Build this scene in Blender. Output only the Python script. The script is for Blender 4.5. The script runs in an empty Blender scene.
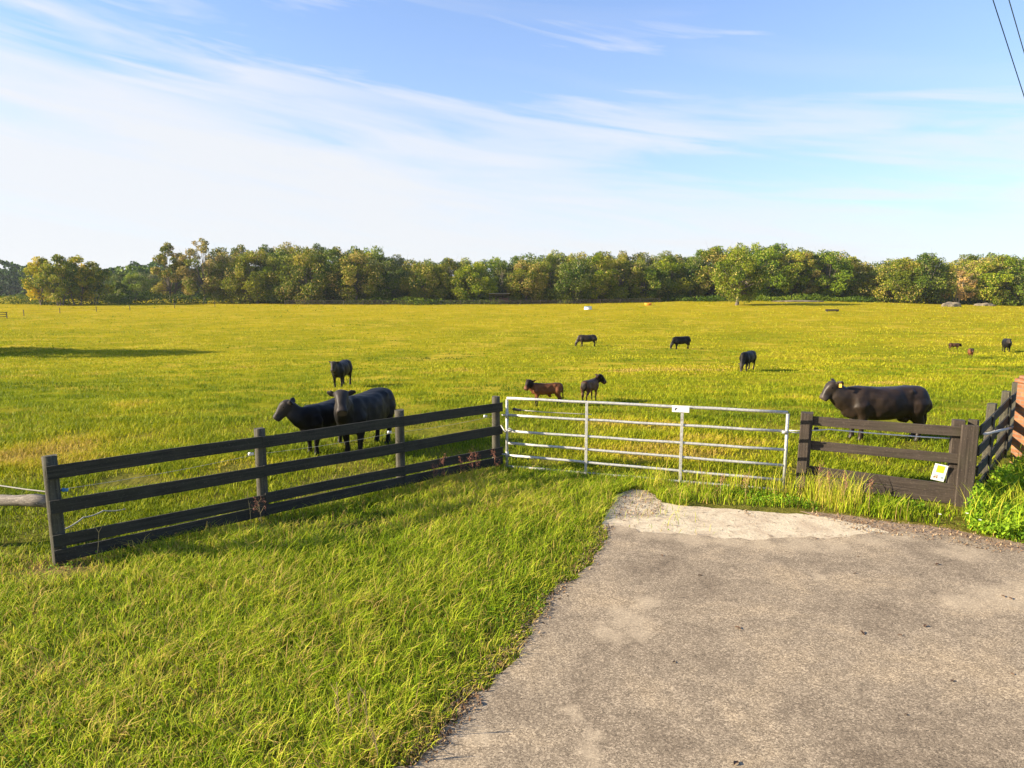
import bpy, bmesh, math, random
import numpy as np
from mathutils import Vector, Matrix, Euler
R = math.radians
random.seed(7); rng = np.random.default_rng(7)
scene = bpy.context.scene
COL = scene.collection

# ------------------------------------------------------------------ camera maths
F = 683.0; CAMH = 3.4; PITCH = R(7.84)
cp, sp = math.cos(PITCH), math.sin(PITCH)

_pd = [-50, 0, 13, 15, 17, 20, 25, 34, 50, 67, 100, 150, 200, 240, 320, 4000]
_pz = [0, 0, 0, -.02, -.08, -.22, -.55, -1.15, -1.85, -2.2, -2.4, -1.7, -.75, -.35, -.3, -.3]
_ty = np.arange(-50, 4000, .5); _tz = np.interp(_ty, _pd, _pz)
_k = np.ones(7) / 7; _tz = np.convolve(np.pad(_tz, 3, mode='edge'), _k, 'valid')
def terr(x, y):
    x = np.asarray(x, float); y = np.asarray(y, float)
    z = np.interp(y, _ty, _tz)
    far = np.clip((y - 60) / 150, 0, 1)
    z = z + far * (1.1 * np.exp(-((x - 75) / 40) ** 2) - .5 * np.clip((x - 100) / 50, 0, 1))
    mid = np.clip((y - 16) / 15, 0, 1)
    z = z + mid * .06 * (np.sin(x * .31 + 1.3) * np.cos(y * .23) + .6 * np.sin(x * .13 + y * .11))
    return z
def tz(x, y): return float(terr(x, y))

def ray(px, py):
    u = (px - 512) / F; v = (384 - py) / F
    return Vector((u, cp + v * sp, -sp + v * cp))
def P(px, py):                       # photo point -> ground point
    d = ray(px, py); t = CAMH / -d.z if d.z < 0 else 3000
    lo = 0.0
    s = 2.0
    while s < 3000:
        q = Vector((0, 0, CAMH)) + d * s
        if q.z <= tz(q.x, q.y): break
        lo = s; s *= 1.02
    hi = s
    for _ in range(30):
        m = (lo + hi) / 2; q = Vector((0, 0, CAMH)) + d * m
        if q.z <= tz(q.x, q.y): hi = m
        else: lo = m
    q = Vector((0, 0, CAMH)) + d * hi
    return Vector((q.x, q.y, tz(q.x, q.y)))
def X_at(px, y, z=0.0):              # world x of photo column px at world distance y
    return (px - 512) / F * (y * cp + (CAMH - z) * sp)

# ------------------------------------------------------------------ helpers
def link(o, parent=None):
    COL.objects.link(o)
    if parent: o.parent = parent
    return o
def tag(o, label=None, cat=None, group=None, kind=None):
    if label: o['label'] = label
    if cat: o['category'] = cat
    if group: o['group'] = group
    if kind: o['kind'] = kind
    return o
def empty(name, loc, rz=0.0):
    o = bpy.data.objects.new(name, None); o.location = loc; o.rotation_euler = (0, 0, rz)
    o.empty_display_size = .2
    return link(o)
def mesh_obj(name, verts, faces, mat, parent=None, smooth=False, loc=None):
    me = bpy.data.meshes.new(name); me.from_pydata([tuple(v) for v in verts], [], faces); me.update()
    if smooth: me.polygons.foreach_set('use_smooth', [True] * len(me.polygons))
    me.materials.append(mat)
    o = bpy.data.objects.new(name, me)
    if loc is not None: o.location = loc
    return link(o, parent)
def np_mesh(name, verts, quads, tris, mat, attrs=None, parent=None, smooth=False):
    me = bpy.data.meshes.new(name)
    nq = 0 if quads is None else len(quads); nt = 0 if tris is None else len(tris)
    loops = []
    if nq: loops.append(quads.reshape(-1))
    if nt: loops.append(tris.reshape(-1))
    loops = np.concatenate(loops).astype(np.int32)
    me.vertices.add(len(verts)); me.vertices.foreach_set('co', verts.astype(np.float32).reshape(-1))
    me.loops.add(len(loops)); me.loops.foreach_set('vertex_index', loops)
    me.polygons.add(nq + nt)
    st = np.concatenate([np.arange(nq) * 4, nq * 4 + np.arange(nt) * 3]).astype(np.int32)
    me.polygons.foreach_set('loop_start', st)
    if smooth: me.polygons.foreach_set('use_smooth', np.ones(nq + nt, dtype=bool))
    me.update(calc_edges=True)
    for k, v in (attrs or {}).items():
        a = me.attributes.new(k, 'FLOAT', 'POINT'); a.data.foreach_set('value', v.astype(np.float32))
    me.materials.append(mat)
    o = bpy.data.objects.new(name, me)
    return link(o, parent)
class MB:
    def __init__(s): s.v = []; s.f = []
    def add(s, v, f):
        n = len(s.v); s.v += [Vector(q) for q in v]; s.f += [tuple(i + n for i in q) for q in f]
    def box(s, c, d, rot=None):
        c = Vector(c); h = Vector(d) / 2; vs = []
        for x in (-1, 1):
            for y in (-1, 1):
                for z in (-1, 1):
                    q = Vector((x * h.x, y * h.y, z * h.z))
                    if rot: q = rot @ q
                    vs.append(c + q)
        s.add(vs, [(0, 1, 3, 2), (4, 6, 7, 5), (0, 4, 5, 1), (2, 3, 7, 6), (0, 2, 6, 4), (1, 5, 7, 3)])
    def tube(s, pts, rad, n=10, cap=True):
        pts = [Vector(p) for p in pts]
        if not hasattr(rad, '__len__'): rad = [rad] * len(pts)
        rings = []; up = None
        for i, p in enumerate(pts):
            t = (pts[min(i + 1, len(pts) - 1)] - pts[max(i - 1, 0)]).normalized()
            if up is None:
                up = Vector((0, 0, 1)) if abs(t.z) < .9 else Vector((1, 0, 0))
            a = t.cross(up).normalized(); b = a.cross(t).normalized(); up = b
            rings.append([p + (a * math.cos(2 * math.pi * k / n) + b * math.sin(2 * math.pi * k / n)) * rad[i] for k in range(n)])
        vs = [v for r in rings for v in r]; fs = []
        for i in range(len(pts) - 1):
            for k in range(n):
                fs.append((i * n + k, i * n + (k + 1) % n, (i + 1) * n + (k + 1) % n, (i + 1) * n + k))
        if cap:
            fs.append(tuple(range(n - 1, -1, -1))); fs.append(tuple((len(pts) - 1) * n + k for k in range(n)))
        s.add(vs, fs)
    def build(s, name, mat, parent=None, smooth=False, bevel=0, loc=None):
        o = mesh_obj(name, s.v, s.f, mat, parent, smooth, loc)
        if bevel:
            m = o.modifiers.new('bevel', 'BEVEL'); m.width = bevel; m.segments = 2; m.limit_method = 'ANGLE'
        return o
def children(o): return [c for c in COL.objects if c.parent == o]
def copy_tree(o, parent=None):
    c = o.copy(); COL.objects.link(c)
    if parent: c.parent = parent
    for ch in children(o): copy_tree(ch, c)
    return c

# ------------------------------------------------------------------ materials
def new_mat(name):
    m = bpy.data.materials.new(name); m.use_nodes = True
    nt = m.node_tree; b = nt.nodes['Principled BSDF']
    return m, nt, b
def N(nt, t, **kw):
    n = nt.nodes.new(t)
    for k, v in kw.items(): setattr(n, k, v)
    return n
def noise(nt, vec, scale, detail=4, rough=.6, dist=0.0):
    n = N(nt, 'ShaderNodeTexNoise'); n.inputs['Scale'].default_value = scale
    n.inputs['Detail'].default_value = detail; n.inputs['Roughness'].default_value = rough
    n.inputs['Distortion'].default_value = dist
    nt.links.new(vec, n.inputs['Vector']); return n.outputs['Fac']
def ramp(nt, fac, stops, interp='LINEAR'):
    r = N(nt, 'ShaderNodeValToRGB'); r.color_ramp.interpolation = interp
    el = r.color_ramp.elements
    while len(el) < len(stops): el.new(.5)
    for e, (p, c) in zip(el, stops):
        e.position = p; e.color = (c, c, c, 1) if not hasattr(c, '__len__') else (*c, 1)
    nt.links.new(fac, r.inputs['Fac']); return r.outputs['Color']
def mix(nt, fac, a, b, mode='MIX'):
    m = N(nt, 'ShaderNodeMix'); m.data_type = 'RGBA'; m.blend_type = mode
    for s, v in ((m.inputs[0], fac), (m.inputs[6], a), (m.inputs[7], b)):
        if hasattr(v, 'links') or hasattr(v, 'is_linked'): nt.links.new(v, s)
        elif hasattr(v, '__len__'): s.default_value = (*v, 1)
        else: s.default_value = v
    return m.outputs[2]
def math_(nt, op, a, b=None, clamp=False):
    m = N(nt, 'ShaderNodeMath', operation=op); m.use_clamp = clamp
    for s, v in ((m.inputs[0], a), (m.inputs[1], b)):
        if v is None: continue
        if hasattr(v, 'is_linked'): nt.links.new(v, s)
        else: s.default_value = v
    return m.outputs[0]
def bump(nt, b, h, strength, dist):
    n = N(nt, 'ShaderNodeBump'); n.inputs['Strength'].default_value = strength; n.inputs['Distance'].default_value = dist
    nt.links.new(h, n.inputs['Height']); nt.links.new(n.outputs[0], b.inputs['Normal'])
def objcoord(nt, scale=(1, 1, 1), rand=False):
    tc = N(nt, 'ShaderNodeTexCoord'); mp = N(nt, 'ShaderNodeMapping'); mp.inputs['Scale'].default_value = scale
    nt.links.new(tc.outputs['Object'], mp.inputs['Vector'])
    if rand:
        oi = N(nt, 'ShaderNodeObjectInfo'); m = math_(nt, 'MULTIPLY', oi.outputs['Random'], 37.0)
        cx = N(nt, 'ShaderNodeCombineXYZ'); nt.links.new(m, cx.inputs[0]); nt.links.new(m, cx.inputs[1])
        nt.links.new(cx.outputs[0], mp.inputs['Location'])
    return mp.outputs['Vector']
def geo_pos(nt): return N(nt, 'ShaderNodeNewGeometry').outputs['Position']
def simple(name, col, rough=.6, metal=0.0, var=.25, scale=20, bmp=0.0, spec=.5):
    m, nt, b = new_mat(name); v = objcoord(nt, rand=True)
    f = noise(nt, v, scale)
    lo = tuple(c * (1 - var) for c in col); hi = tuple(min(1, c * (1 + var)) for c in col)
    nt.links.new(ramp(nt, f, [(.3, lo), (.7, hi)]), b.inputs['Base Color'])
    b.inputs['Roughness'].default_value = rough; b.inputs['Metallic'].default_value = metal
    b.inputs['Specular IOR Level'].default_value = spec
    if bmp: bump(nt, b, f, bmp, .01)
    return m
def wood(name, lo, mid, hi, rough=.85):
    m, nt, b = new_mat(name)
    g = noise(nt, objcoord(nt, (1.5, 45, 45), True), 1.0, 6, .65, .4)
    p = noise(nt, objcoord(nt, (1, 1, 1), True), 3.0, 5, .6)
    s = noise(nt, objcoord(nt, (8, 8, 8), True), 6.0, 3, .7)
    c = ramp(nt, g, [(.3, lo), (.5, mid), (.72, hi)])
    c = mix(nt, ramp(nt, p, [(.45, 0.0), (.75, .55)]), c, hi)
    c = mix(nt, ramp(nt, s, [(.58, 0.0), (.72, .6)]), c, tuple(x * 2.1 for x in hi))
    gm = noise(nt, objcoord(nt, (1, 1, 1), True), 1.7, 5, .65); c = mix(nt, ramp(nt, gm, [(.52, 0.0), (.7, .35)]), c, (lo[0] * 2.2, lo[1] * 2.9, lo[2] * 2.0))
    nt.links.new(c, b.inputs['Base Color']); b.inputs['Roughness'].default_value = rough
    b.inputs['Specular IOR Level'].default_value = .3
    bump(nt, b, g, .6, .008); return m
M = {}
M['wood'] = wood('dark_fence_wood', (.013, .012, .009), (.028, .026, .02), (.055, .05, .038))
M['wood_brown'] = wood('brown_fence_wood', (.022, .016, .012), (.045, .034, .026), (.08, .062, .048))
M['post'] = wood('weathered_post_wood', (.02, .018, .013), (.052, .047, .034), (.11, .10, .072))
M['log'] = wood('grey_log', (.05, .042, .034), (.17, .145, .12), (.32, .28, .23))
M['fargate'] = wood('old_rail', (.03, .025, .02), (.06, .05, .04), (.1, .085, .07))
def galv():
    m, nt, b = new_mat('galvanised'); f = noise(nt, objcoord(nt, (1, 1, 1), True), 26, 5, .7)
    nt.links.new(ramp(nt, f, [(.3, (.26, .26, .24)), (.5, (.42, .42, .40)), (.7, (.55, .55, .53))]), b.inputs['Base Color'])
    rs = noise(nt, objcoord(nt, (1, 1, 1), True), 7, 6, .75)
    old = b.inputs['Base Color'].links[0].from_socket; nt.links.new(mix(nt, ramp(nt, rs, [(.60, 0.0), (.68, .65)]), old, (.20, .12, .07)), b.inputs['Base Color'])
    b.inputs['Metallic'].default_value = .35; b.inputs['Roughness'].default_value = .5
    bump(nt, b, f, .2, .003); return m
M['galv'] = galv()
M['white'] = simple('white_plastic', (.75, .75, .73), .5, var=.06)
M['rope'] = simple('pale_rope', (.36, .34, .28), .8, var=.2, scale=60)
M['black'] = simple('black_rubber', (.02, .02, .02), .5)
M['yellow'] = simple('yellow_print', (.85, .52, .03), .6, var=.06)
M['brownink'] = simple('brown_print', (.25, .14, .05), .6)
M['bluegrey'] = simple('bluegrey_print', (.3, .38, .45), .6)
M['ink'] = simple('dark_print', (.04, .04, .05), .6)
M['eartag'] = simple('yellow_tag', (.85, .5, .08), .5, var=.05)
M['cable'] = simple('power_cable', (.05, .12, .22), .5)
M['straw'] = simple('dry_stem', (.36, .26, .11), .8, scale=40)
M['rust'] = simple('rusty_seedhead', (.25, .10, .06), .9, scale=60)
M['leafdry'] = simple('dead_leaf', (.10, .055, .03), .8, scale=50)
M['tinroof'] = simple('tin_roof', (.26, .24, .21), .5, var=.2)
M['barnred'] = simple('brown_board', (.14, .07, .05), .8)
M['orange'] = simple('orange_plastic', (.8, .33, .04), .5, var=.1)
M['bluecap'] = simple('blue_plastic', (.05, .2, .4), .5)
M['stone'] = simple('pale_rubble', (.17, .14, .09), .9, var=.3, scale=60, bmp=.4)
M['concrete'] = simple('concrete_grey', (.45, .44, .42), .8, var=.2, scale=30)
M['eye'] = simple('dark_eye', (.01, .008, .006), .15)

def brick_mat():
    m, nt, b = new_mat('orange_brick')
    tc = N(nt, 'ShaderNodeTexCoord'); sx = N(nt, 'ShaderNodeSeparateXYZ'); nt.links.new(tc.outputs['Object'], sx.inputs[0])
    u = math_(nt, 'ADD', sx.outputs[0], sx.outputs[1])
    cx = N(nt, 'ShaderNodeCombineXYZ'); nt.links.new(u, cx.inputs[0]); nt.links.new(sx.outputs[2], cx.inputs[1])
    br = N(nt, 'ShaderNodeTexBrick'); nt.links.new(cx.outputs[0], br.inputs['Vector'])
    br.inputs['Color1'].default_value = (.22, .085, .035, 1); br.inputs['Color2'].default_value = (.34, .15, .06, 1)
    br.inputs['Mortar'].default_value = (.18, .14, .10, 1); br.inputs['Scale'].default_value = 1
    br.inputs['Brick Width'].default_value = .215; br.inputs['Row Height'].default_value = .075; br.inputs['Mortar Size'].default_value = .008
    f = noise(nt, tc.outputs['Object'], 9, 5)
    c = mix(nt, .5, br.outputs['Color'], ramp(nt, f, [(.3, (.4, .4, .4)), (.7, (1, 1, 1))]), 'MULTIPLY')
    nt.links.new(c, b.inputs['Base Color']); b.inputs['Roughness'].default_value = .9
    bump(nt, b, br.outputs['Fac'], -.6, .01); return m
M['brick'] = brick_mat()

# ground of the pasture
def ground_mat():
    m, nt, b = new_mat('pasture_ground'); p = geo_pos(nt)
    a = noise(nt, p, .06, 5, .6, .3); c = noise(nt, p, .5, 6, .65, .3); d = noise(nt, p, 2.6, 6, .7); e = noise(nt, p, 30, 3, .7)
    g = ramp(nt, c, [(.3, (.07, .10, .008)), (.5, (.19, .205, .011)), (.7, (.34, .27, .025))])
    big = ramp(nt, a, [(.38, (.12, .155, .009)), (.6, (.33, .27, .016))])
    col = mix(nt, .5, g, big)
    sx = N(nt, 'ShaderNodeSeparateXYZ'); nt.links.new(p, sx.inputs[0])
    far = math_(nt, 'DIVIDE', math_(nt, 'SUBTRACT', sx.outputs[1], 35.0), 130.0, True)
    col = mix(nt, math_(nt, 'MULTIPLY', far, .55), col, (.37, .27, .010))
    col = mix(nt, ramp(nt, d, [(.56, 0.0), (.72, .6)]), col, (.085, .09, .018))
    col = mix(nt, ramp(nt, noise(nt, p, .23, 5, .6, .5), [(.52, 0.0), (.66, .7)]), col, (.42, .31, .04))
    near = math_(nt, 'SUBTRACT', 1.0, math_(nt, 'DIVIDE', math_(nt, 'SUBTRACT', sx.outputs[1], 12.0), 12.0, True))
    col = mix(nt, math_(nt, 'MULTIPLY', near, .75), col, ramp(nt, e, [(.3, (.035, .045, .01)), (.6, (.10, .09, .03)), (.8, (.2, .15, .07))]))
    q_ = P(58, 566); dn = N(nt, 'ShaderNodeVectorMath', operation='DISTANCE'); nt.links.new(p, dn.inputs[0]); dn.inputs[1].default_value = (q_.x, q_.y + .2, 0)
    bf = math_(nt, 'MULTIPLY', math_(nt, 'SUBTRACT', 1.35, math_(nt, 'ADD', dn.outputs['Value'], d)), .9, True)
    col = mix(nt, bf, col, ramp(nt, e, [(.3, (.10, .055, .03)), (.7, (.34, .22, .13))]))
    nt.links.new(col, b.inputs['Base Color']); b.inputs['Roughness'].default_value = 1; b.inputs['Specular IOR Level'].default_value = 0
    h = math_(nt, 'ADD', math_(nt, 'MULTIPLY', d, .35), math_(nt, 'MULTIPLY', c, .9))
    bump(nt, b, h, .55, .5); return m
M['ground'] = ground_mat()

def asphalt_mat():
    m, nt, b = new_mat('worn_asphalt'); p = geo_pos(nt)
    vo = N(nt, 'ShaderNodeTexVoronoi'); vo.inputs['Scale'].default_value = 80; nt.links.new(p, vo.inputs['Vector'])
    sx = N(nt, 'ShaderNodeSeparateColor'); nt.links.new(vo.outputs['Color'], sx.inputs[0])
    n1 = noise(nt, p, 130, 2, .8); n2 = noise(nt, p, .8, 6, .65, .4); n3 = noise(nt, p, 6, 5, .7)
    chips = ramp(nt, sx.outputs[0], [(0, (.05, .045, .04)), (.3, (.18, .16, .135)), (.75, (.36, .33, .275)), (1, (.66, .61, .52))])
    chips = mix(nt, .5, chips, ramp(nt, n1, [(.35, (.06, .05, .045)), (.5, (.27, .24, .20)), (.65, (.56, .51, .43))]))
    c = mix(nt, .75, chips, ramp(nt, n2, [(.32, (.52, .49, .46)), (.5, (.92, .90, .86)), (.68, (1.34, 1.27, 1.12))]), 'MULTIPLY')
    c = mix(nt, .6, c, ramp(nt, n3, [(.35, (.7, .7, .7)), (.65, (1.15, 1.15, 1.15))]), 'MULTIPLY')
    # pale worn patches lying on the surface
    spots = [(648, 604, .16), (628, 620, .30), (640, 635, .18), (612, 633, .2), (597, 622, .10), (568, 710, .13), (592, 740, .14), (588, 757, .18), (598, 765, .15),
             (478, 733, .15), (1000, 600, .45), (965, 605, .28), (1040, 596, .5), (630, 524, .22), (965, 556, .35), (820, 580, .1), (625, 528, .3), (655, 536, .32), (690, 541, .3), (725, 543, .3), (762, 546, .3), (800, 545, .32), (835, 546, .3), (868, 541, .3), (900, 537, .3)]
    wob = N(nt, 'ShaderNodeTexNoise'); wob.inputs['Scale'].default_value = 3.2; wob.inputs['Detail'].default_value = 5; nt.links.new(p, wob.inputs['Vector'])
    wc = N(nt, 'ShaderNodeVectorMath', operation='MULTIPLY_ADD'); nt.links.new(wob.outputs['Color'], wc.inputs[0])
    wc.inputs[1].default_value = (.55, .55, 0); wc.inputs[2].default_value = (-.275, -.275, 0)
    pw = N(nt, 'ShaderNodeVectorMath', operation='ADD'); nt.links.new(p, pw.inputs[0]); nt.links.new(wc.outputs[0], pw.inputs[1])
    acc = None
    for px, py, r in spots:
        q = P(px, py); dn = N(nt, 'ShaderNodeVectorMath', operation='DISTANCE'); nt.links.new(pw.outputs[0], dn.inputs[0]); dn.inputs[1].default_value = (q.x, q.y, .0)
        s = math_(nt, 'SUBTRACT', 1.15, math_(nt, 'DIVIDE', dn.outputs['Value'], r), True)
        acc = s if acc is None else math_(nt, 'MAXIMUM', acc, s)
    f = ramp(nt, acc, [(.1, 0.0), (.75, .42)])
    c = mix(nt, f, c, mix(nt, .35, (.60, .54, .43), chips))
    c = mix(nt, 1.0, c, (.97, .87, .735), 'MULTIPLY')
    nt.links.new(c, b.inputs['Base Color']); b.inputs['Roughness'].default_value = .95; b.inputs['Specular IOR Level'].default_value = .2
    bump(nt, b, math_(nt, 'ADD', sx.outputs[1], math_(nt, 'MULTIPLY', n1, .8)), .2, .004); return m
M['asphalt'] = asphalt_mat()
def sand_mat():
    m, nt, b = new_mat('pale_sand'); p = geo_pos(nt)
    n1 = noise(nt, p, 40, 5, .8); n2 = noise(nt, p, 2.2, 6, .7, .5); n3 = noise(nt, p, 11, 5, .75, .5)
    c = ramp(nt, n1, [(.3, (.40, .33, .22)), (.7, (.64, .55, .39))])
    c = mix(nt, ramp(nt, n2, [(.46, 0.0), (.62, .7)]), c, (.36, .27, .18))
    c = mix(nt, ramp(nt, n3, [(.55, 0.0), (.66, .85)]), c, (.15, .10, .06))
    sy = N(nt, 'ShaderNodeSeparateXYZ'); nt.links.new(p, sy.inputs[0])
    up = math_(nt, 'ADD', math_(nt, 'SUBTRACT', sy.outputs[1], 10.6), math_(nt, 'MULTIPLY', math_(nt, 'SUBTRACT', n2, .5), 3.0))
    c = mix(nt, ramp(nt, up, [(.0, 0.0), (.8, .75)]), c, (.26, .19, .12))
    nt.links.new(c, b.inputs['Base Color']); b.inputs['Roughness'].default_value = 1
    bump(nt, b, n3, .5, .03); return m
M['sand'] = sand_mat()
def dirt_mat():
    m, nt, b = new_mat('brown_dirt'); p = geo_pos(nt)
    n1 = noise(nt, p, 25, 5, .8); n2 = noise(nt, p, 3, 6, .7)
    c = ramp(nt, n1, [(.3, (.12, .07, .04)), (.55, (.26, .18, .11)), (.72, (.5, .42, .32))])
    c = mix(nt, ramp(nt, n2, [(.45, 0.0), (.7, .5)]), c, (.42, .34, .25))
    nt.links.new(c, b.inputs['Base Color']); b.inputs['Roughness'].default_value = 1
    bump(nt, b, n1, .6, .03); return m
M['dirt'] = dirt_mat()

def foliage_mat(name, stops, trans=.35, objcol=False, rough=.6):
    m, nt, b = new_mat(name)
    at = N(nt, 'ShaderNodeAttribute', attribute_name='hue')
    c = ramp(nt, at.outputs['Fac'], stops)
    if objcol:
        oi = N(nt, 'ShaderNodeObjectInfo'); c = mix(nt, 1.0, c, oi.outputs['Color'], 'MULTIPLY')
    nt.links.new(c, b.inputs['Base Color']); b.inputs['Roughness'].default_value = rough; b.inputs['Specular IOR Level'].default_value = .08
    tr = N(nt, 'ShaderNodeBsdfTranslucent'); nt.links.new(c, tr.inputs['Color'])
    ms = N(nt, 'ShaderNodeMixShader'); ms.inputs[0].default_value = trans
    out = nt.nodes['Material Output']
    nt.links.new(b.outputs[0], ms.inputs[1]); nt.links.new(tr.outputs[0], ms.inputs[2]); nt.links.new(ms.outputs[0], out.inputs['Surface'])
    return m
M['verge'] = foliage_mat('verge_blades', [(0, (.018, .038, .004)), (.34, (.16, .25, .010)), (.60, (.39, .51, .018)), (.84, (.58, .53, .06)), (1, (.50, .34, .12))], .4)
M['pasture'] = foliage_mat('pasture_blades', [(0, (.03, .055, .006)), (.35, (.165, .225, .009)), (.65, (.355, .36, .014)), (.85, (.46, .37, .03)), (1, (.47, .32, .10))], .35)
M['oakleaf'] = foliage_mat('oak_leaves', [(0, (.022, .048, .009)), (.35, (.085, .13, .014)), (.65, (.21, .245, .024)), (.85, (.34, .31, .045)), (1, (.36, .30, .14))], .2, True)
M['weed'] = foliage_mat('weed_leaves', [(0, (.07, .15, .012)), (.5, (.20, .36, .02)), (1, (.38, .50, .03))], .4)
M['bark'] = simple('grey_bark', (.12, .10, .08), .95, var=.3, scale=3)
M['deadwood'] = simple('bleached_bark', (.34, .27, .20), .95, var=.25, scale=3)

# ------------------------------------------------------------------ world, sun, camera
SUN_EL = R(21.5); SDIR = Vector((1, .13, 0)).normalized()
sun_az = math.atan2(-SDIR.x, -SDIR.y)           # azimuth of the sun, clockwise from +Y
def make_world():
    w = bpy.data.worlds.new('World'); scene.world = w; w.use_nodes = True
    nt = w.node_tree; bg = nt.nodes['Background']; bg.inputs['Strength'].default_value = 0.14
    sky = N(nt, 'ShaderNodeTexSky', sky_type='NISHITA'); sky.sun_disc = False
    sky.sun_elevation = SUN_EL; sky.sun_rotation = sun_az % (2 * math.pi); sky.air_density = 1.0; sky.dust_density = .3; sky.ozone_density = 2.5
    tc = N(nt, 'ShaderNodeTexCoord'); sx = N(nt, 'ShaderNodeSeparateXYZ'); nt.links.new(tc.outputs['Generated'], sx.inputs[0])
    az = math_(nt, 'ARCTAN2', sx.outputs[0], sx.outputs[1]); el = math_(nt, 'ARCSINE', sx.outputs[2])
    v = math_(nt, 'ADD', el, math_(nt, 'MULTIPLY', az, .13))       # cloud bands sink towards the right
    def cvec(a, b, off):
        c = N(nt, 'ShaderNodeCombineXYZ'); nt.links.new(math_(nt, 'MULTIPLY', az, a), c.inputs[0]); nt.links.new(math_(nt, 'MULTIPLY', v, b), c.inputs[1]); c.inputs[2].default_value = off
        return c.outputs[0]
    n1 = noise(nt, cvec(1.6, 9, 3.1), 1.0, 5, .55, .6)
    n2 = noise(nt, cvec(2.6, 26, 8.2), 1.0, 6, .55, .7)
    edge = math_(nt, 'SUBTRACT', .30, v)                            # > 0 low in the sky
    veil = math_(nt, 'ADD', math_(nt, 'MULTIPLY', edge, 3.7), math_(nt, 'MULTIPLY', math_(nt, 'SUBTRACT', n1, .5), 1.3))
    veil = math_(nt, 'ADD', veil, math_(nt, 'MULTIPLY', math_(nt, 'SUBTRACT', n2, .5), 2.2))
    veil = ramp(nt, veil, [(.02, 0.0), (.35, .5), (.65, .72), (1.25, .93)])
    n3 = noise(nt, cvec(1.7, 17, 11.3), 1.0, 5, .5, .6)
    wisps = ramp(nt, n3, [(.50, 0.0), (.68, .85)])
    leftness = math_(nt, 'MULTIPLY', math_(nt, 'SUBTRACT', .0, az), 2.2, True)
    cover = math_(nt, 'MAXIMUM', veil, math_(nt, 'MULTIPLY', wisps, math_(nt, 'ADD', leftness, .12, True)))
    blue = mix(nt, 1.0, sky.outputs[0], (.56, .60, .71), 'MULTIPLY')
    lift = math_(nt, 'MULTIPLY', math_(nt, 'SUBTRACT', .55, el), 1.1, True)   # thin milky air low down
    blue = mix(nt, math_(nt, 'MULTIPLY', lift, .95), blue, (1.45, 1.7, 2.15))
    c = mix(nt, cover, blue, (2.16, 2.20, 2.28))
    nt.links.new(c, bg.inputs['Color'])
make_world()
sl = bpy.data.lights.new('sun', 'SUN'); sl.energy = 5.0; sl.angle = R(.5); sl.color = (1, .855, .64)
so = link(bpy.data.objects.new('sun', sl))
ld = Vector((SDIR.x * math.cos(SUN_EL), SDIR.y * math.cos(SUN_EL), -math.sin(SUN_EL)))
so.rotation_euler = ld.to_track_quat('-Z', 'Y').to_euler(); so.location = (-30, 0, 30)
cam = bpy.data.cameras.new('camera'); cam.sensor_width = 36; cam.lens = 36 * F / 1024; cam.clip_end = 9000; cam.clip_start = .05
co = link(bpy.data.objects.new('camera', cam)); co.location = (0, 0, CAMH); co.rotation_euler = (math.pi / 2 - PITCH, 0, 0); scene.camera = co
scene.view_settings.view_transform = 'Standard'; scene.view_settings.look = 'None'; scene.view_settings.gamma = 1
scene.view_settings.exposure = 1.57; scene.view_settings.use_curve_mapping = False
scene.render.engine = 'CYCLES'; scene.cycles.max_bounces = 6; scene.cycles.transparent_max_bounces = 4

# ------------------------------------------------------------------ terrain
def axis(vals):
    out = []
    for a, b, s in vals: out += list(np.arange(a, b, s))
    return np.array(out + [vals[-1][1]])
gx = axis([(-4000, -600, 340), (-600, -100, 25), (-100, -30, 4), (-30, 30, .75), (30, 100, 4), (100, 600, 25), (600, 4000, 340)])
gy = axis([(-400, -20, 40), (-20, 0, 4), (0, 50, .75), (50, 120, 2.5), (120, 320, 8), (320, 700, 40), (700, 4000, 330)])
GX, GY = np.meshgrid(gx, gy); GZ = terr(GX, GY)
nxg, nyg = len(gx), len(gy)
idx = np.arange(nxg * nyg).reshape(nyg, nxg)
quads = np.stack([idx[:-1, :-1], idx[:-1, 1:], idx[1:, 1:], idx[1:, :-1]], -1).reshape(-1, 4)
g = np_mesh('ground', np.stack([GX, GY, GZ], -1).reshape(-1, 3), quads, None, M['ground'], smooth=True); tag(g, kind='structure')

def inpoly(xs, ys, poly):
    inside = np.zeros(len(xs), bool); n = len(poly)
    for i in range(n):
        x1, y1 = poly[i]; x2, y2 = poly[(i + 1) % n]
        c = ((y1 > ys) != (y2 > ys)) & (xs < (x2 - x1) * (ys - y1) / (y2 - y1 + 1e-12) + x1)
        inside ^= c
    return inside
def rough_poly(pix, jit, step=.12, seed=1, world=None):
    r = random.Random(seed)
    pts = [P(*q).xy for q in pix] if world is None else [Vector(q) for q in world]
    out = []; ph = [r.uniform(0, 6) for _ in range(6)]; s = 0
    for i in range(len(pts)):
        a, b = pts[i], pts[(i + 1) % len(pts)]; L = (b - a).length; n = max(1, int(L / step)); nrm = Vector((-(b - a).y, (b - a).x)).normalized()
        for k in range(n):
            s += L / n
            o = jit * (math.sin(s * 2.1 + ph[0]) * .5 + math.sin(s * 5.3 + ph[1]) * .35 + math.sin(s * 12.7 + ph[2]) * .25 + r.uniform(-.35, .35))
            if k == 0: o *= .3
            q = a.lerp(b, k / n) + nrm * o; out.append((q.x, q.y))
    return out
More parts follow.
